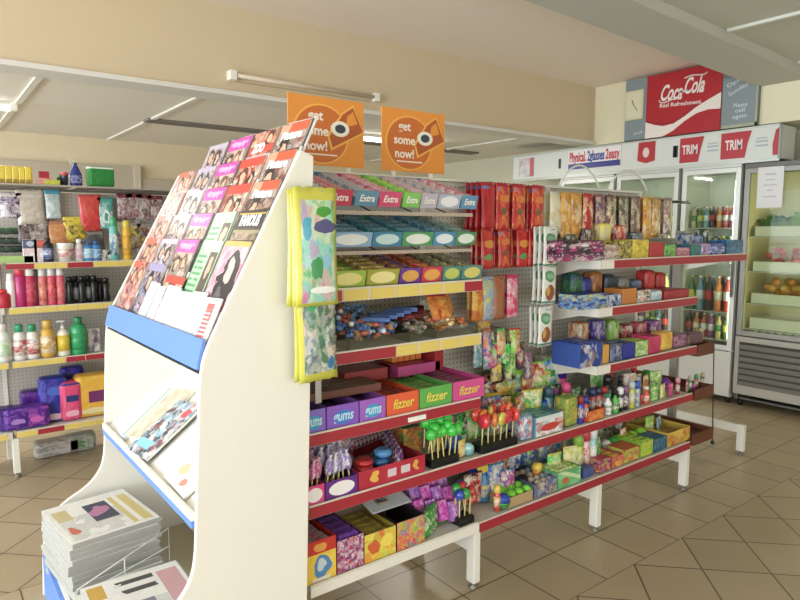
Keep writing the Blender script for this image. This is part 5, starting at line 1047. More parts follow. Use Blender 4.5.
# magazines: local x = width, z = up, -y = front cover
PAPER = M('#e6e2d8', .5)
def magazine(w, h, th, cover, mat4, label, group=None, title=None, tcol='#ffffff', tsize=.04, name='magazine', cat='magazine', tz=.9, bold=.001, fit=None, tx=0):
    t = thing(name, label, cat, (0, 0, 0), 0, group)
    MB().box(-w/2+.001, w/2-.001, 0, th, 0.001, h-.001).build('pages', PAPER, t)
    MB().box(-w/2, w/2, -.0012, 0, 0, h).box(-w/2, w/2, th, th+.0012, 0, h).box(-w/2-.0012, -w/2, -.0012, th+.0012, 0, h).build('cover', cover, t)
    if title: text(title, tsize, M(tcol, .4), t, (tx, -.0018, h*tz), FY, bold=bold, ext=.0004, name='masthead', fit=fit)
    t.matrix_world = mat4
    return t
def tier_m(y, d, off, roll=0, dy=0, extra=0):
    p = Vector((.713, y, 1.18)) + sd*(d+.03) + nn*off
    # columns: x axis -> world -Y (reading direction as seen from -X), z axis -> sd, y axis -> -nn
    M3 = Matrix(((0, -nn.x, sd.x), (-1, 0, 0), (0, -nn.z, sd.z))).to_4x4()
    return Matrix.Translation(p) @ M3 @ Matrix.Rotation(roll, 4, 'Y') @ Matrix.Rotation(extra, 4, 'X')
skin = ['#d8a888', '#c88a6a', '#e8c8b0']
def face_(cu, cv, r_, hair='#3a2a26', sk='#d8a888'):
    return (('ell', cu, cv, r_*1.35, r_*1.25, hair), ('ell', cu+r_*.1, cv-r_*.15, r_*.75, r_*.8, sk))
cov = {
 'simply': lambda s: art(['#c89880', '#5a3a34', '#d8c0b0', '#2e2424', '#b89098', '#c8b8a8'], (5, 7), s, (('rect', 0, 1, .80, 1, '#d838a4'), ('lines', .1, .9, .84, .96, 9, '#e898cc'))+face_(.3, .62, .11)+face_(.65, .66, .1, '#6a4a2a')),
 'red': lambda s: art(['#c8402e', '#d8a890', '#b82a26', '#4a2a24', '#d8c8b8'], (4, 6), s, (('rect', 0, 1, .86, 1, '#cc3c2c'),)+face_(.35, .70, .13, '#5a2a1e')+face_(.72, .66, .11, '#2a1e1e', '#e0b090')+(('rect', 0, 1, .0, .05, '#c8b890'),)),
 'zoo': lambda s: art(['#c84a38', '#d89878', '#a83a2e', '#d8c0a8', '#5a3a34'], (4, 6), s, (('rect', 0, 1, .66, .78, '#c84034'), ('rect', 0, 1, .55, .62, '#b0bcc0'))+face_(.72, .88, .09, '#4a2a22')),
 'pale': lambda s: art(['#b8a4b0', '#8a6a70', '#cfc4c8', '#4a3a40', '#c898a0', '#a8b0b8'], (5, 7), s, (('rect', 0, 1, .92, 1, '#b8acc0'),)+face_(.3, .78, .12, '#4a3432')+face_(.7, .74, .12, '#2e2426', '#d0a890')),
 'orange': lambda s: art(['#c85a40', '#d8a890', '#9a3a34', '#4a2a2a', '#d098a0', '#c8b0a0'], (4, 7), s, (('rect', 0, .6, .88, 1, '#d85a3e'),)+face_(.35, .76, .12, '#4a2a20')+face_(.74, .80, .11, '#7a4a2a')),
 'picture': lambda s: art(['#6a5a54', '#a89080', '#2e2a2a', '#c8c0b8', '#8a3a30'], (4, 6), s, (('rect', .0, 1, .76, .87, '#a89088'), ('rect', .35, 1, .87, 1, '#d0502a'), ('rect', 0, .35, .87, 1, '#c89878'))+face_(.35, .62, .14, '#2a2222')),
 'famous': lambda s: art(['#7a6a4a', '#3a3228', '#b89a80'], (4, 5), s, (('rect', 0, 1, .74, 1, '#35302a'), ('rect', 0, 1, .95, .97, '#c8a83a'), ('rect', 0, 1, .70, .74, '#988a60'))),
 'woman': lambda s: art(['#d898a8', '#d07f98', '#d8b0b8'], (3, 4), s, (('rect', 0, 1, .93, 1, '#d8a038'), ('ell', .62, .42, .34, .46, '#262224'), ('ell', .62, .62, .15, .17, '#b8b0ac'), ('ell', .5, .2, .16, .2, '#5a5658'), ('rect', .35, .9, .06, .14, '#b0b4b8')), warp=.2),
 'green': lambda s: art(['#a0cc9a', '#98d8a0', '#b4dab0'], (3, 3), s, (('rect', .58, .92, .2, .84, '#5a4a44'), ('ell', .75, .62, .11, .16, '#d0a890'), ('lines', .08, .5, .2, .8, 12, '#5a9a6a'), ('rect', 0, 1, .9, 1, '#b8c4b0'), ('rect', 0, .05, 0, 1, '#4a5a4a'), ('rect', .95, 1, 0, 1, '#4a5a4a'))),
 'dark': lambda s: art(['#2a2a48', '#c8a0a0', '#4a3a58', '#7a8aa8', '#d0b0b8', '#201e30'], (4, 6), s, (('rect', 0, 1, .88, 1, '#9a92b8'),)+face_(.4, .7, .14, '#1e1a24')+face_(.7, .35, .14, '#1e1a24')),
}
colsY = [1.99, 2.215, 2.45, 2.69, 2.925]
cn = ['nearest the near side panel', 'second column from the near panel', 'middle column', 'fourth column from the near panel', 'column against the far panel']
tn = ['lowest tier', 'second tier up', 'third tier up', 'fourth tier up', 'fifth tier up', 'topmost tier']
grid = {0: {5: ('picture', 'Picture'), 4: ('picture', 'Picture'), 3: ('picture', 'Picture'), 2: ('famous', 'FAMOUS'), 1: ('woman', None)},
        1: {5: ('zoo', 'ZOO'), 4: ('red', None), 3: ('red', None), 2: ('green', None), 1: ('green', None)},
        2: {5: ('simply', 'Simply'), 4: ('simply', 'Simply'), 3: ('simply', 'Simply'), 2: ('simply', 'Simply'), 1: ('simply', 'Simply')},
        3: {5: ('pale', None), 4: ('pale', None), 3: ('pale', None), 2: ('pale', None), 1: ('pale', None), 0: ('dark', None)},
        4: {4: ('orange', None), 3: ('orange', None), 2: ('orange', None), 1: ('orange', None), 0: ('orange', None)}}
cd_ = {'picture': 'magazine with pale masthead and orange corner', 'famous': 'brown magazine with bold white masthead', 'woman': 'pink magazine with grey portrait of a person', 'zoo': 'red magazine with large white masthead', 'red': 'red magazine with faces', 'green': 'pale green magazine with small portrait', 'simply': 'magazine with hot pink header', 'pale': 'pale pink and grey magazine', 'orange': 'orange-red gossip magazine', 'dark': 'navy and lilac magazine'}
random.seed(5)
for c, tiers in grid.items():
    for i, (k, ti) in tiers.items():
        off = .008+.008*(5-i)
        yc = colsY[c]+random.uniform(-.006, .006)
        m = cov[k](i+c)
        h = .27
        kw = {}
        if ti == 'ZOO': kw = dict(title='ZOO', tsize=.05, tz=.73, fit=.10, bold=.0025, tx=-.02)
        if ti == 'FAMOUS': kw = dict(title='FAMOUS', tsize=.055, tz=.86, fit=.15, bold=.002)
        if ti == 'Picture': kw = dict(title='Picture', tsize=.042, tz=.82, fit=.15, bold=.002, tcol='#ffffff' if i != 4 else '#f4f4f4')
        if ti == 'Simply': kw = dict(title='Simply', tsize=.034, tz=.90, fit=.12, bold=.001, tcol='#f4b8e4')
        magazine(.205, h, .005, m, tier_m(yc, .115*i-.008, off, random.uniform(-.02, .02)), cd_[k]+', '+tn[i]+', '+cn[c], 'magazines in the rack', **kw)
        n = 2 if (c, i) not in ((0, 5), (0, 4)) else 3
        if c in (0, 2) or i == 5:
            for q in range(1, n):
                magazine(.205, h, .002, M('#3a3634', .4) if q == 1 else M('#c8c4bc', .4), tier_m(yc-.008*q, .115*i-.008+.006*q, off-.003*q-.002, random.uniform(-.03, .03)), 'spare magazine behind the '+cd_[k]+', '+tn[i], 'spare copies behind: '+cn[c]+' '+tn[i])
# pale leaflets and folded papers in the lowest tier
for i, (y, w, s, ds, sh) in enumerate(((1.955, .13, 1, 'white leaflet with wide red stripe', (('rect', .25, .7, 0, .9, '#e0605a'),)), (2.085, .12, 2, 'pale blue and white leaflet with yellow foot', (('rect', 0, 1, .2, .9, '#b8dcec'), ('ell', .5, .1, .4, .1, '#e8dc6a'))), (2.22, .15, 3, 'white and faint pink leaflet', ()), (2.37, .15, 4, 'plain white folded paper', ()), (2.50, .10, 5, 'white leaflet with grey fold lines', (('rect', .45, .55, 0, 1, '#c0c4cc'),)), (2.60, .12, 6, 'pale blue-white leaflet', (('rect', 0, .4, 0, 1, '#c4dcea'),)))):
    magazine(w, .195+.01*(i % 2), .002, art(['#d4d6de', '#c8d2dc', '#dccfd4'], (3, 3), s, tuple(sh)+(('lines', .1, .9, .1, .8, 14, '#cdd0d8'),), rough=.5), tier_m(y+.0, -.022, .053, random.uniform(-.04, .04)), ds+' in the lowest tier of the rack', name='leaflet', cat='leaflet')
magazine(.2, .21, .002, cov['red'](9), tier_m(2.4, .012, .0525), 'red and yellow magazine hidden mostly behind the white leaflets', None)
# magazines lying on the tilted shelf
ts = Vector((.345, 0, .24)).normalized(); tnn = Vector((-ts.z, 0, ts.x))
def tilt_m(y, d, rot, up=.004):
    p = Vector((.635, y, .709)) + ts*d + tnn*up
    M3 = Matrix(((0, -tnn.x, ts.x), (-1, 0, 0), (0, -tnn.z, ts.z))).to_4x4()
    return Matrix.Translation(p) @ M3 @ Matrix.Rotation(rot, 4, 'Y')
magazine(.19, .27, .01, art(['#d0d4e0', '#c4c8d8'], (3, 3), 2, (('ell', .7, .85, .12, .06, '#a84a6a'), ('rect', .9, 1, 0, 1, '#a8c0d8')), rough=.4), tilt_m(2.86, .02, .16, .012), 'white magazine lying askew on the tilted middle shelf')
magazine(.21, .28, .01, art(['#c8bca0', '#b8a890', '#d8d0b8'], (4, 4), 3, (('rect', 0, .05, 0, 1, '#5aa83a'), ('rect', .05, .14, 0, 1, '#e8ecec')), rough=.4), tilt_m(2.70, .05, -.22, .013), 'beige magazine with green spine on the tilted middle shelf')
magazine(.21, .28, .009, art(['#2e2e32', '#e8e4e8', '#8ab8d0', '#b83a4a', '#4a4a52', '#c8d8e0'], (4, 5), 6, (('rect', .1, .7, .12, .26, '#7ac0e8'), ('ell', .75, .82, .15, .08, '#d83a44')), rough=.4), tilt_m(2.52, .01, -.10, .026), 'black, white and blue picture magazine on the tilted middle shelf')
magazine(.22, .27, .006, art(['#ecebe8', '#f0eeea', '#e8e6e4'], (3, 3), 4, (('ell', .3, .25, .15, .1, '#d8b890'), ('ell', .6, .12, .12, .06, '#c8806a')), rough=.4), tilt_m(2.12, .02, .03, .013), 'plain whitish brochure lying alone on the tilted middle shelf')
# newspapers in the bin
newsp = art(['#e4e2dc', '#dcdad6', '#e8e6e0'], (3, 3), 2, (('lines', .05, .95, .05, .62, 40, '#a8a8a4'), ('rect', .40, .68, .34, .82, '#4a4a5e'), ('ell', .5, .6, .09, .14, '#b87aa0'), ('rect', .72, .95, .06, .86, '#d4c07a'), ('rect', .78, .84, .06, .86, '#e8e4dc'), ('rect', .05, .22, .55, .85, '#c8b888'), ('ell', .14, .28, .07, .1, '#c86a58')), rough=.7)
def newspaper(w, d, th, z, x, y, rz, label, group, top=None, name='newspaper'):
    t = thing(name, label, 'newspaper', (x, y, z), rz, group)
    mb = MB()
    # folded stack of pages: rounded spine on one long side
    n = 6
    poly = [(-w/2, 0), (w/2-th/2, 0)] + [(w/2-th/2+th/2*math.sin(PI*k/n), th/2-th/2*math.cos(PI*k/n)) for k in range(1, n)] + [(w/2-th/2, th), (-w/2, th)]
    mb.prism(poly, 'y', -d/2, d/2)
    mb.build('pages', M('#a4a4a0', .8, bump=.3, bscale=160, vary=.12), t)
    MB().box(-w/2, w/2-th/2, -d/2, d/2, th, th+.0012).build('front_page', top or M('#d8d6d0', .8), t)
    return t
z = .158
random.seed(11)
for i in range(13):
    th = .019
    newspaper(.345, .40, th, z, .545+random.uniform(-.008, .008)-.001*i, 2.76+random.uniform(-.008, .008), .10+random.uniform(-.03, .03), 'folded newspaper in the tall bin stack, '+('top one with colour front page' if i == 12 else ORD[i]+' from the bottom'), 'newspapers in the tall stack', newsp if i == 12 else None)
    z += th+.0018
z = .158
news2 = art(['#e4e2dc', '#dcdad6'], (3, 3), 5, (('lines', .05, .95, .05, .5, 40, '#a8a8a4'), ('lines', .3, .7, .6, .95, 6, '#4a4a4a'), ('rect', .04, .2, .7, .95, '#c8a03a'), ('rect', .3, .6, .2, .5, '#7a7a8a'), ('rect', .74, .96, .1, .9, '#c89aa0')), rough=.7)
for i in range(9):
    newspaper(.345, .40, .017, z, .55+random.uniform(-.01, .01), 2.20+random.uniform(-.01, .01), random.uniform(-.03, .03), 'folded newspaper in the low bin stack nearest the near panel, '+('top one' if i == 8 else ORD[i]+' from the bottom'), 'newspapers in the low stack', news2 if i == 8 else None)
    z += .0188
WD = thing('wire_divider', 'white wire divider standing between the two newspaper stacks', 'wire divider', (.56, 2.49, .155))
mb = MB()
mb.tube([(-.17, 0, 0), (-.17, 0, .12), (.17, 0, .262), (.17, 0, 0)], .0028)
mb.tube([(-.17, 0, .09), (.17, 0, .186)], .0022).tube([(0, 0, 0), (0, 0, .19)], .0022).tube([(-.17, 0, .003), (.17, 0, .003)], .0028)
mb.build('wires', M('#e8e8e4', .3), WD)
MB().box(-.18, .18, -.03, -.006, 0, .003).build('base_plate', M('#e0e0dc', .3), WD)
# ================================================================== FRIDGES
def fridge(y0, y1, label, body, zd0, zd1, ztop, grille, shelves, name='display_fridge', depth=.5, x=5.9, frame='#b8b8b2', base_c='#dcdad2', inner='#e8e4cc', notice=False, glassfac=.045, light=14):
    t = thing(name, label, 'fridge', (x, (y0+y1)/2, 0), 0, None); w = y1-y0; a, b_ = -w/2+.004, w/2-.004; B = M(body, .35, .2)
    xi = depth-.05
    MB().box(.03, depth, a, a+.035, .06, ztop).box(.03, depth, b_-.035, b_, .06, ztop).box(.03, depth, a+.035, b_-.035, ztop-.05, ztop).box(depth-.04, depth, a+.035, b_-.035, .06, ztop-.05).box(.03, depth-.04, a+.035, b_-.035, zd0-.06, zd0-.01).box(.05, depth-.04, a+.035, b_-.035, .06, .08).build('cabinet', B, t, .003)
    MB().box(.031, depth-.045, a+.036, a+.042, zd0, ztop-.055).box(.031, depth-.045, b_-.042, b_-.036, zd0, ztop-.055).box(depth-.046, depth-.041, a+.042, b_-.042, zd0, ztop-.055).build('liner', M(inner, .4), t)
    d = MB(); fw = .045
    d.box(0, .028, a, a+fw, zd0, zd1).box(0, .028, b_-fw, b_, zd0, zd1).box(0, .028, a+fw, b_-fw, zd0, zd0+fw).box(0, .028, a+fw, b_-fw, zd1-fw, zd1)
    door = d.build('door', M(frame, .3, .3), t, .003)
    MB().box(.012, .017, a+fw, b_-fw, zd0+fw, zd1-fw).build('pane', glass('#eef4ee', .03, glassfac), door)
    MB().box(-.03, -.016, a+.012, a+.032, zd0+.5, zd0+1.0).box(-.018, 0, a+.015, a+.029, zd0+.52, zd0+.55).box(-.018, 0, a+.015, a+.029, zd0+.95, zd0+.98).build('handle', M('#5a5a58', .3, .5), door)
    MB().box(.0, .03, a, b_, zd1+.003, ztop).build('top_fascia', B, t)
    if grille:
        g = MB(); n = 7; g0, g1 = .2, zd0-.07
        g.box(.0, .03, a, a+.035, .12, zd0-.012).box(.0, .03, b_-.035, b_, .12, zd0-.012).box(.0, .03, a+.035, b_-.035, .12, .2).box(.0, .03, a+.035, b_-.035, zd0-.06, zd0-.012)
        g.build('grille_frame', M(base_c, .4), t)
        for k in range(n):
            z0 = g0+(g1-g0)*k/n; MB().prism([(.005, z0), (.03, z0+.03), (.03, z0+(g1-g0)/n), (.005, z0+(g1-g0)/n-.018)], 'y', a+.036, b_-.036).build('louvre', M(grille, .45, .2), t)
    else: MB().box(.0, .028, a, b_, .07, zd0-.012).build('kick_panel', M(base_c, .4), t)
    for q in (a+.04, b_-.04): MB().lathe([(.02, 0), (.02, .06)], 10, (.08, q, 0)).lathe([(.02, 0), (.02, .06)], 10, (depth-.08, q, 0)).build('foot', DARK, t)
    MB().lathe([(.012, zd0+.1), (.012, zd1-.12)], 8, (.045, a+.055, 0)).build('lamp_tube', M('#fff6dc', .3, emit=light), t)
    for z in shelves:
        s = MB().box(.05, depth-.05, a+.045, b_-.045, z-.008, z).build('shelf', M('#d8d4c4', .3, alpha=1), t)
    return t, a, b_
# tall fruit fridge
F2, fa, fb = fridge(1.76, 2.69, 'tall grey glass-door fridge with trays of fruit and vegetables', '#63625c', .66, 2.15, 2.19, '#6a675e', (), depth=.5, frame='#8c8b84', base_c='#a8a59a', inner='#e0d6a0', light=55, glassfac=.010)
cyy = (1.76+2.69)/2
TRAYM = M('#e2dcb8', .4)
def prod_tray(z, h, label, y0=1.83, y1=2.60, front=5.965):
    t = thing('produce_tray', label, 'produce tray', (front, y0, z)); w = y1-y0
    MB().box(0, .006, 0, w, 0, h).box(.38, .386, 0, w, 0, h).box(.006, .38, 0, .006, 0, h).box(.006, .38, w-.006, w, 0, h).build('walls', TRAYM, t)
    MB().box(.006, .38, .006, w-.006, 0, .006).build('base', TRAYM, t)
    return t
for z in (1.555, 1.245, .955, .725, .70):
    if z != .70: MB().box(.05, .45, fa+.045, fb-.045, z-.012, z-.004).build('shelf', M('#c9c4ac', .3), F2)
prod_tray(1.555, .085, 'cream tray of leafy greens behind the fridge glass, highest one')
prod_tray(1.245, .085, 'cream tray of tomatoes behind the fridge glass')
prod_tray(.955, .09, 'cream tray of oranges behind the fridge glass')
prod_tray(.725, .10, 'cream tray with little left in it behind the fridge glass')
def fruit(kind, n, z, y0, y1, cols, r, label, group, layers=2):
    pr = {}
    for i in range(n):
        c = cols[i % len(cols)]
        if c not in pr:
            t = thing(kind, label, kind, (0, 0, 0)); MB().ico((0, 0, 0), r, 2, sc=(1, 1, .88)).build('flesh', M(c, .35, bump=.2, bscale=200), t)
            MB().lathe([(.004, r*.86), (.002, r*.97)], 6).build('stem', M('#5a7a3a', .6), t); pr[c] = t
        else: t = dup(pr[c])
        l = i*layers//n
        place(t, (5.99+r+random.uniform(0, .25), y0+r+(y1-y0-2*r)*((i*.618) % 1), z+r+l*r*1.4), (random.uniform(-.5, .5), random.uniform(-.5, .5), random.uniform(0, 6)), label, group)
random.seed(4)
fruit('tomato', 34, 1.30, 1.85, 2.58, ['#c8442a', '#d8602e', '#b83a24'], .033, 'red tomato heaped in the fridge tray', 'tomatoes in the fridge tray', 3)
fruit('orange', 34, 1.005, 1.85, 2.58, ['#e0902a', '#e8a83a', '#d8a02a'], .038, 'orange heaped in the third fridge tray', 'oranges in the fridge tray', 3)
fruit('lemon', 5, .742, 1.85, 2.2, ['#d8c88a', '#c8b87a'], .035, 'pale fruit lying in the nearly empty fridge tray', 'pale fruit in the fridge tray', 1)
def leafy(x, y, z, s, col, label):
    mb = MB(); r = random.Random(int(y*100))
    for i in range(26):
        a = r.uniform(0, 2*PI); el = r.uniform(.3, 1.4); L_ = s*r.uniform(.6, 1)
        d = Vector((math.cos(a)*math.cos(el), math.sin(a)*math.cos(el), math.sin(el))); sd_ = d.cross(Vector((0, 0, 1))).normalized()*L_*.28; up = sd_.cross(d).normalized()*L_*.1
        p0 = Vector((0, 0, 0)); p1 = d*L_*.55; p2 = d*L_
        for A_, B_ in ((sd_, up), (-sd_, up)):
            f = mb.bm.faces.new([mb.bm.verts.new(q) for q in (p0, p1+A_+B_, p2+A_*.5-B_*.5, p2*1.05, p1-B_)]); f.smooth = True
    o = mb.build('leafy_vegetable', M(col, .5, vary=.3, bscale=30), loc=(x, y, z)); tag(o, label, 'vegetable', 'leafy greens in the fridge')
for i, y in enumerate((1.92, 2.03, 2.14, 2.25, 2.36, 2.48, 2.56)):
    leafy(6.17+.03*(i % 2), y, 1.60, .21 if i < 4 else .16, ['#6a9a2a', '#8ab83a', '#4a7a24'][i % 3], ['mid green', 'bright green', 'dark green'][i % 3]+' leafy vegetable in the highest fridge tray, '+ORD[i]+' from the hinge side')
t = thing('produce_crate', 'cream slotted crate at the bottom of the fruit fridge', 'crate', (5.965, 1.85, .705-.05))
t.location.z = .664
mb = MB()
for k in range(11): mb.box(0, .008, .002+.067*k, .042+.067*k, 0, .05)
mb.box(0, .008, 0, .74, .05, .057).box(.36, .368, 0, .74, 0, .056).box(.008, .36, 0, .008, 0, .056).box(.008, .36, .732, .74, 0, .056).build('walls', TRAYM, t); MB().box(.008, .36, .008, .732, 0, .006).build('base', TRAYM, t)
# notice on the door
t = thing('paper_notice', 'white printed paper notice taped inside the fruit fridge door', 'notice', (5.893, 2.573, 1.80))
MB().box(0, .001, -.21, 0, 0, .35).build('sheet', M('#e0e0e4', .7), t)
MB().box(-.0008, 0, -.15, -.06, .28, .295).box(-.0008, 0, -.14, -.07, .235, .245).box(-.0008, 0, -.16, -.05, .19, .20).box(-.0008, 0, -.13, -.08, .145, .155).box(-.0008, 0, -.16, -.05, .09, .10).build('faint_print', M('#c0c0c4', .7), t)
# white drinks fridge
F1, _, _ = fridge(2.715, 3.27, 'white glass-door drinks fridge next to the fruit fridge', '#d6d6d0', .50, 2.17, 2.20, None, (.585, .845, 1.31, 1.63), frame='#d4d8d4', base_c='#cfcfc8', inner='#e4e8dc', light=9)
F0, _, _ = fridge(3.30, 3.99, 'white glass-door drinks fridge behind the sweets shelves, middle one', '#d6d6d0', .50, 2.17, 2.20, None, (.585, .845, 1.31, 1.63), frame='#d4d8d4', base_c='#cfcfc8', inner='#e4e8dc', light=9)
F3, _, _ = fridge(4.02, 4.72, 'white glass-door drinks fridge behind the sweets shelves, furthest one', '#d6d6d0', .50, 2.17, 2.20, None, (.585, .845, 1.31, 1.63), frame='#d4d8d4', base_c='#cfcfc8', inner='#e4e8dc', light=9)
random.seed(21)
drinks = {}
pal = [('#4a7a3a', '#d8d83a', 'green'), ('#3a2420', '#c82a2a', 'dark cola'), ('#b83a3a', '#e8e8e8', 'red'), ('#c8c07a', '#4a8a4a', 'yellowish'), ('#6a9ab0', '#e8f0f0', 'clear blue'), ('#d8803a', '#e8e0c8', 'orange'), ('#8a4a7a', '#e8d8e8', 'purple')]
SHN = ['bottom shelf', 'second shelf up', 'third shelf up', 'fourth shelf up']
for (y0, y1, tag_) in ((2.785, 3.20, 'in the white fridge beside the fruit fridge'), (3.40, 3.90, 'in the middle white fridge')):
    for si, (z, bh, br) in enumerate(((.585, .23, .029), (.845, .33, .034), (1.31, .24, .029), (1.63, .20, .026))):
        n = int((y1-y0)/(br*2.1))
        for row in range(2 if y0 < 3 else 1):
            for i in range(n):
                c, c2, nm = pal[(i*3+si*2+row*3+(1 if y0 > 3 else 0)) % len(pal)]
                k = (c, si)
                if k not in drinks: t = drinks[k] = bottle((0, 0, 0), br, bh, M(c, .2), c2, 'x', M(c2, .4), 'drink')
                else: t = dup(drinks[k])
                place(t, (5.985+br*2.2*row, y0+br+(y1-y0-2*br)*i/(n-1), z+.001), (0, 0, 0), nm+' drink bottle '+tag_+', '+SHN[si], nm+' bottles '+tag_+' '+SHN[si])
# ================================================================== SIGNS above the fridges
HB = thing('sign_lightbox', 'long white sign box running above the fridges', 'sign box', (5.88, 3.9, 2.215))
HW = M('#d6dad4', .4)
HB_l = lambda y: y-3.9
MB().box(0, .3, HB_l(2.405), HB_l(5.43), 0, .285).build('box', HW, HB, .004)
MB().box(-.012, 0, HB_l(2.40), HB_l(5.435), -.02, .012).box(-.012, 0, HB_l(2.40), HB_l(5.435), .275, .29).build('edge_trim', M('#c3c9c2', .35, .3), HB)
MB().box(-.012, 0, HB_l(2.395), HB_l(2.412), 0, .3).build('end_trim', M('#8f948c', .35, .3), HB)
for y in (4.72, 3.33, 3.345): MB().box(-.006, 0, HB_l(y)-.016, HB_l(y)+.016, .09, .2).build('dark_clip', M('#2c3030', .4), HB)
def hs(name, y0, y1, z0, z1, m, x=-.008): return MB().box(x, x+.006, HB_l(y0), HB_l(y1), z0, z1).build(name, m, HB)
p = hs('slogan_panel', 3.93, 4.60, .055, .27, M('#e8e4e4', .35)); 
hs('blue_band', 3.935, 4.595, .065, .125, M('#24308c', .35), -.011)
for s, y, c, f_ in (('Physical.', 4.47, '#c8303c', .22), ('2glasses', 4.235, '#2a3a98', .215), ('2easy', 4.03, '#cc3440', .17)):
    text(s, .15, M(c, .4), HB, (-.010, HB_l(y), .19), FX, bold=.004, fit=f_, name='slogan')
hs('poster', 5.10, 5.33, .03, .25, art(['#b8c4d0', '#d8dcd8', '#c89aa0'], (3, 2), 2, (('rect', .75, 1, 0, 1, '#c8606a'),)))
def shield(y0, y1, z0, z1, slant=0):
    m = M('#b8202e', .35)
    mb = MB().prism([(HB_l(y1), z0+.03), (HB_l(y1)-.01, z1), (HB_l(y0)+.0-slant*.0, z1), (HB_l(y0)+slant, z0+.06), (HB_l(y0)+slant*.6, z0+.02), ((HB_l(y0)+HB_l(y1))/2, z0)], 'x', -.0085, -.002)
    return mb.build('red_badge', m, HB)
shield(3.55, 3.74, .06, .27)
MB().prism([(HB_l(3.645)+.035*math.cos(i*PI/8), .165+.05*math.sin(i*PI/8)) for i in range(16)], 'x', -.0105, -.0086).build('badge_mark', M('#e4c8c8', .4), HB)
for y0, y1 in ((3.06, 3.29), (2.64, 2.90)):
    MB().prism([(HB_l(y1), .03), (HB_l(y1), .26), (HB_l(y0), .26), (HB_l(y0)+.03, .15), (HB_l(y0)+.05, .03)], 'x', -.0085, -.002).build('red_panel', M('#b81e30', .35), HB)
    text('TRIM', .12, M('#e8dcdc', .4), HB, (-.0095, HB_l((y0+y1)/2+.015), .145), FX, bold=.003, fit=.15, name='sign_lettering')
MB().prism([(HB_l(2.455), .03), (HB_l(2.46), .12), (HB_l(2.44), .24), (HB_l(2.415), .26), (HB_l(2.415), .03)], 'x', -.0085, -.002).build('red_panel', M('#b81e30', .35), HB)
for y in (2.975, 2.55):
    MB().box(-.006, -.001, HB_l(y)-.05, HB_l(y)+.05, .15, .165).box(-.006, -.001, HB_l(y)-.05, HB_l(y)+.05, .115, .128).box(-.006, -.001, HB_l(y)-.04, HB_l(y)+.05, .18, .19).build('small_grey_print', M('#a8b4bc', .5), HB)
# menu board on the wall over the fridges
MBd = thing('menu_board', 'grey and red soft drink board on the wall above the fridges', 'sign board', (5.87, 3.25, 2.515))
l_ = lambda y: y-3.25
GREY = M('#7f8d92', .5)
MB().box(.003, .048, l_(2.60), l_(3.90), 0, .60).build('backing', M('#70797c', .5), MBd)
MB().box(-.004, .002, l_(3.66), l_(3.895), .01, .595).build('grey_panel', GREY, MBd)
MB().box(-.004, .002, l_(2.615), l_(2.905), .03, .44).build('grey_panel', GREY, MBd)
MB().box(-.006, .001, l_(2.60), l_(2.615), 0, .45).box(-.006, .001, l_(2.60), l_(2.90), .0, .028).build('board_frame', M('#a4a890', .4), MBd)
REDC = M('#b01224', .3)
MB().box(-.010, .002, l_(2.915), l_(3.655), .0, .60).build('red_panel', REDC, MBd)
def rib(pts, name, m, x0, x1):  # band between two curves: pts [(y, zlo, zhi)]
    mb = MB(); poly = [(l_(y), a) for y, a, b_ in pts] + [(l_(y), b_) for y, a, b_ in pts[::-1]]
    mb.prism(poly, 'x', x0, x1); mb.build(name, m, MBd)
W2 = M('#e6ddd6', .35)
yy = lambda s: 3.655-.74*s
lo = [(0, 0.0), (.12, .0), (.25, 0.0), (.4, .045), (.55, .12), (.7, .175), (.85, .195), (1, .185)]
hi = [(0, .16), (.12, .125), (.25, .10), (.4, .11), (.55, .165), (.7, .235), (.85, .285), (1, .33)]
rib([(yy(s), lo[i][1], hi[i][1]) for i, (s, _) in enumerate(lo)], 'white_wave', W2, -.013, -.0105)
rib([(yy(s), h_+.012, h_+.022) for s, h_ in hi[:6]], 'thin_wave_line', M('#8a2030', .35), -.0125, -.0105)
# script lettering: slanted heavy strokes with a long swash
text('Coca', .205, W2, MBd, (-.013, l_(3.40), .40), (PI/2, .06, -PI/2), shear=.35, bold=.005, fit=.22, name='script_lettering')
text('-', .16, W2, MBd, (-.013, l_(3.285), .41), FX, shear=.3, bold=.003, name='script_lettering')
text('Cola', .205, W2, MBd, (-.013, l_(3.175), .43), (PI/2, .06, -PI/2), shear=.35, bold=.005, fit=.19, name='script_lettering')
def swash(pts, r=.0075):
    P_ = []
    for i in range(len(pts)-1):
        for k in range(5):
            t = k/5; a = Vector(pts[i]); b_ = Vector(pts[i+1]); P_.append(a.lerp(b_, t))
    P_.append(Vector(pts[-1]))
    return [(-.0125, l_(p[0]), p[1]) for p in P_]
mb = MB().tube(swash([(3.52, .35), (3.50, .325), (3.46, .32), (3.40, .335), (3.33, .345)]), .006, 6).tube(swash([(3.27, .515), (3.20, .53), (3.13, .52), (3.08, .515), (3.05, .53)]), .006, 6)
mb.build('swash', W2, MBd)
text('Real Refreshment.', .052, W2, MBd, (-.0125, l_(3.30), .285), (PI/2, .05, -PI/2), bold=.0008, fit=.42, name='tagline')
LT_ = M('#c2ccd0', .5)
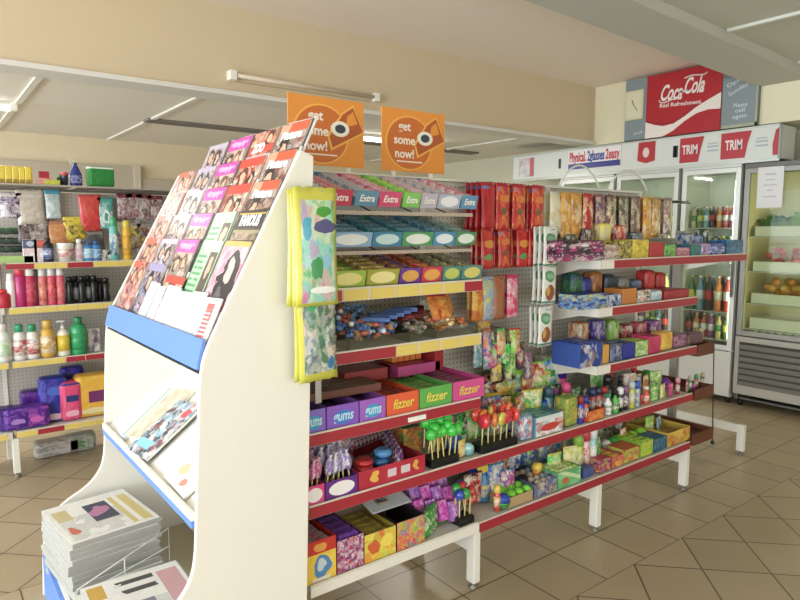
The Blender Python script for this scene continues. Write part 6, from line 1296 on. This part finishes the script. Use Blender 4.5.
for s, z, r_, f_, y_ in (('Open', .40, .45, .15, 2.80), ('Sundays', .335, .45, .2, 2.76), ('Please', .19, 0, .12, 2.745), ('call', .145, 0, .08, 2.745), ('again', .095, 0, .12, 2.745)):
    text(s, .05, LT_, MBd, (-.005, l_(y_), z), (PI/2, -r_, -PI/2), fit=f_, bold=.0005, name='chalk_lettering')
text('Shop', .04, LT_, MBd, (-.005, l_(3.74), .07), (PI/2, -.25, -PI/2), fit=.1, name='chalk_lettering')
CK = thing('wall_clock', 'square cream clock on the grey end of the soft drink board', 'clock', (5.862, 3.785, 2.86))
MB().box(-.014, .003, -.1, .1, -.145, .145).build('case', M('#cfc9a8', .5), CK, .004)
MB().box(-.018, -.0145, -.082, .082, -.127, .127).build('dial', M('#d9d4b4', .5), CK)
MB().tube([(-.02, 0, 0), (-.02, .02, .05)], .004, 6).tube([(-.02, 0, 0), (-.02, -.045, -.06)], .003, 6).build('hands', M('#4a4a44', .4), CK)
# ================================================================== LIGHT
def area(name, loc, rot, sx, sy, power, col):
    l = bpy.data.lights.new(name, 'AREA'); l.shape = 'RECTANGLE'; l.size = sx; l.size_y = sy; l.energy = power; l.color = col
    o = bpy.data.objects.new(name, l); COL.objects.link(o); o.location = loc; o.rotation_euler = rot; return o
DAY = (.93, .97, 1.0)
area('window_daylight', (X0+.06, -.35, 1.6), (0, -PI/2-.5, 0), 2.3, 5.0, 380, DAY)
area('window_daylight', (X0+.06, 4.85, 1.6), (0, -PI/2-.5, 0), 2.3, 4.6, 360, DAY)
area('added_front_fill', (1.0, Y0+.05, 1.35), (PI/2+.2, 0, 0), 6.0, 2.2, 140, (.96, .98, 1.0))  # unseen fill lamp added behind the camera to brighten the shelf fronts
for x, y, p in ((.34, 5.95, 22), (4.3, 5.6, 30)):
    area('tube_glow', (x, y, 2.54), (0, 0, 0), .7, .04, p, (1, .97, .9))
w = bpy.data.worlds.new('daylight'); SC.world = w; w.use_nodes = True
bg = w.node_tree.nodes['Background']; bg.inputs[0].default_value = (.8, .9, 1, 1); bg.inputs[1].default_value = 1.5
vs = SC.view_settings
vs.view_transform = 'Standard'; vs.look = 'None'; vs.gamma = 1; vs.use_curve_mapping = False; vs.exposure = .04
# labels on parts that look different; end
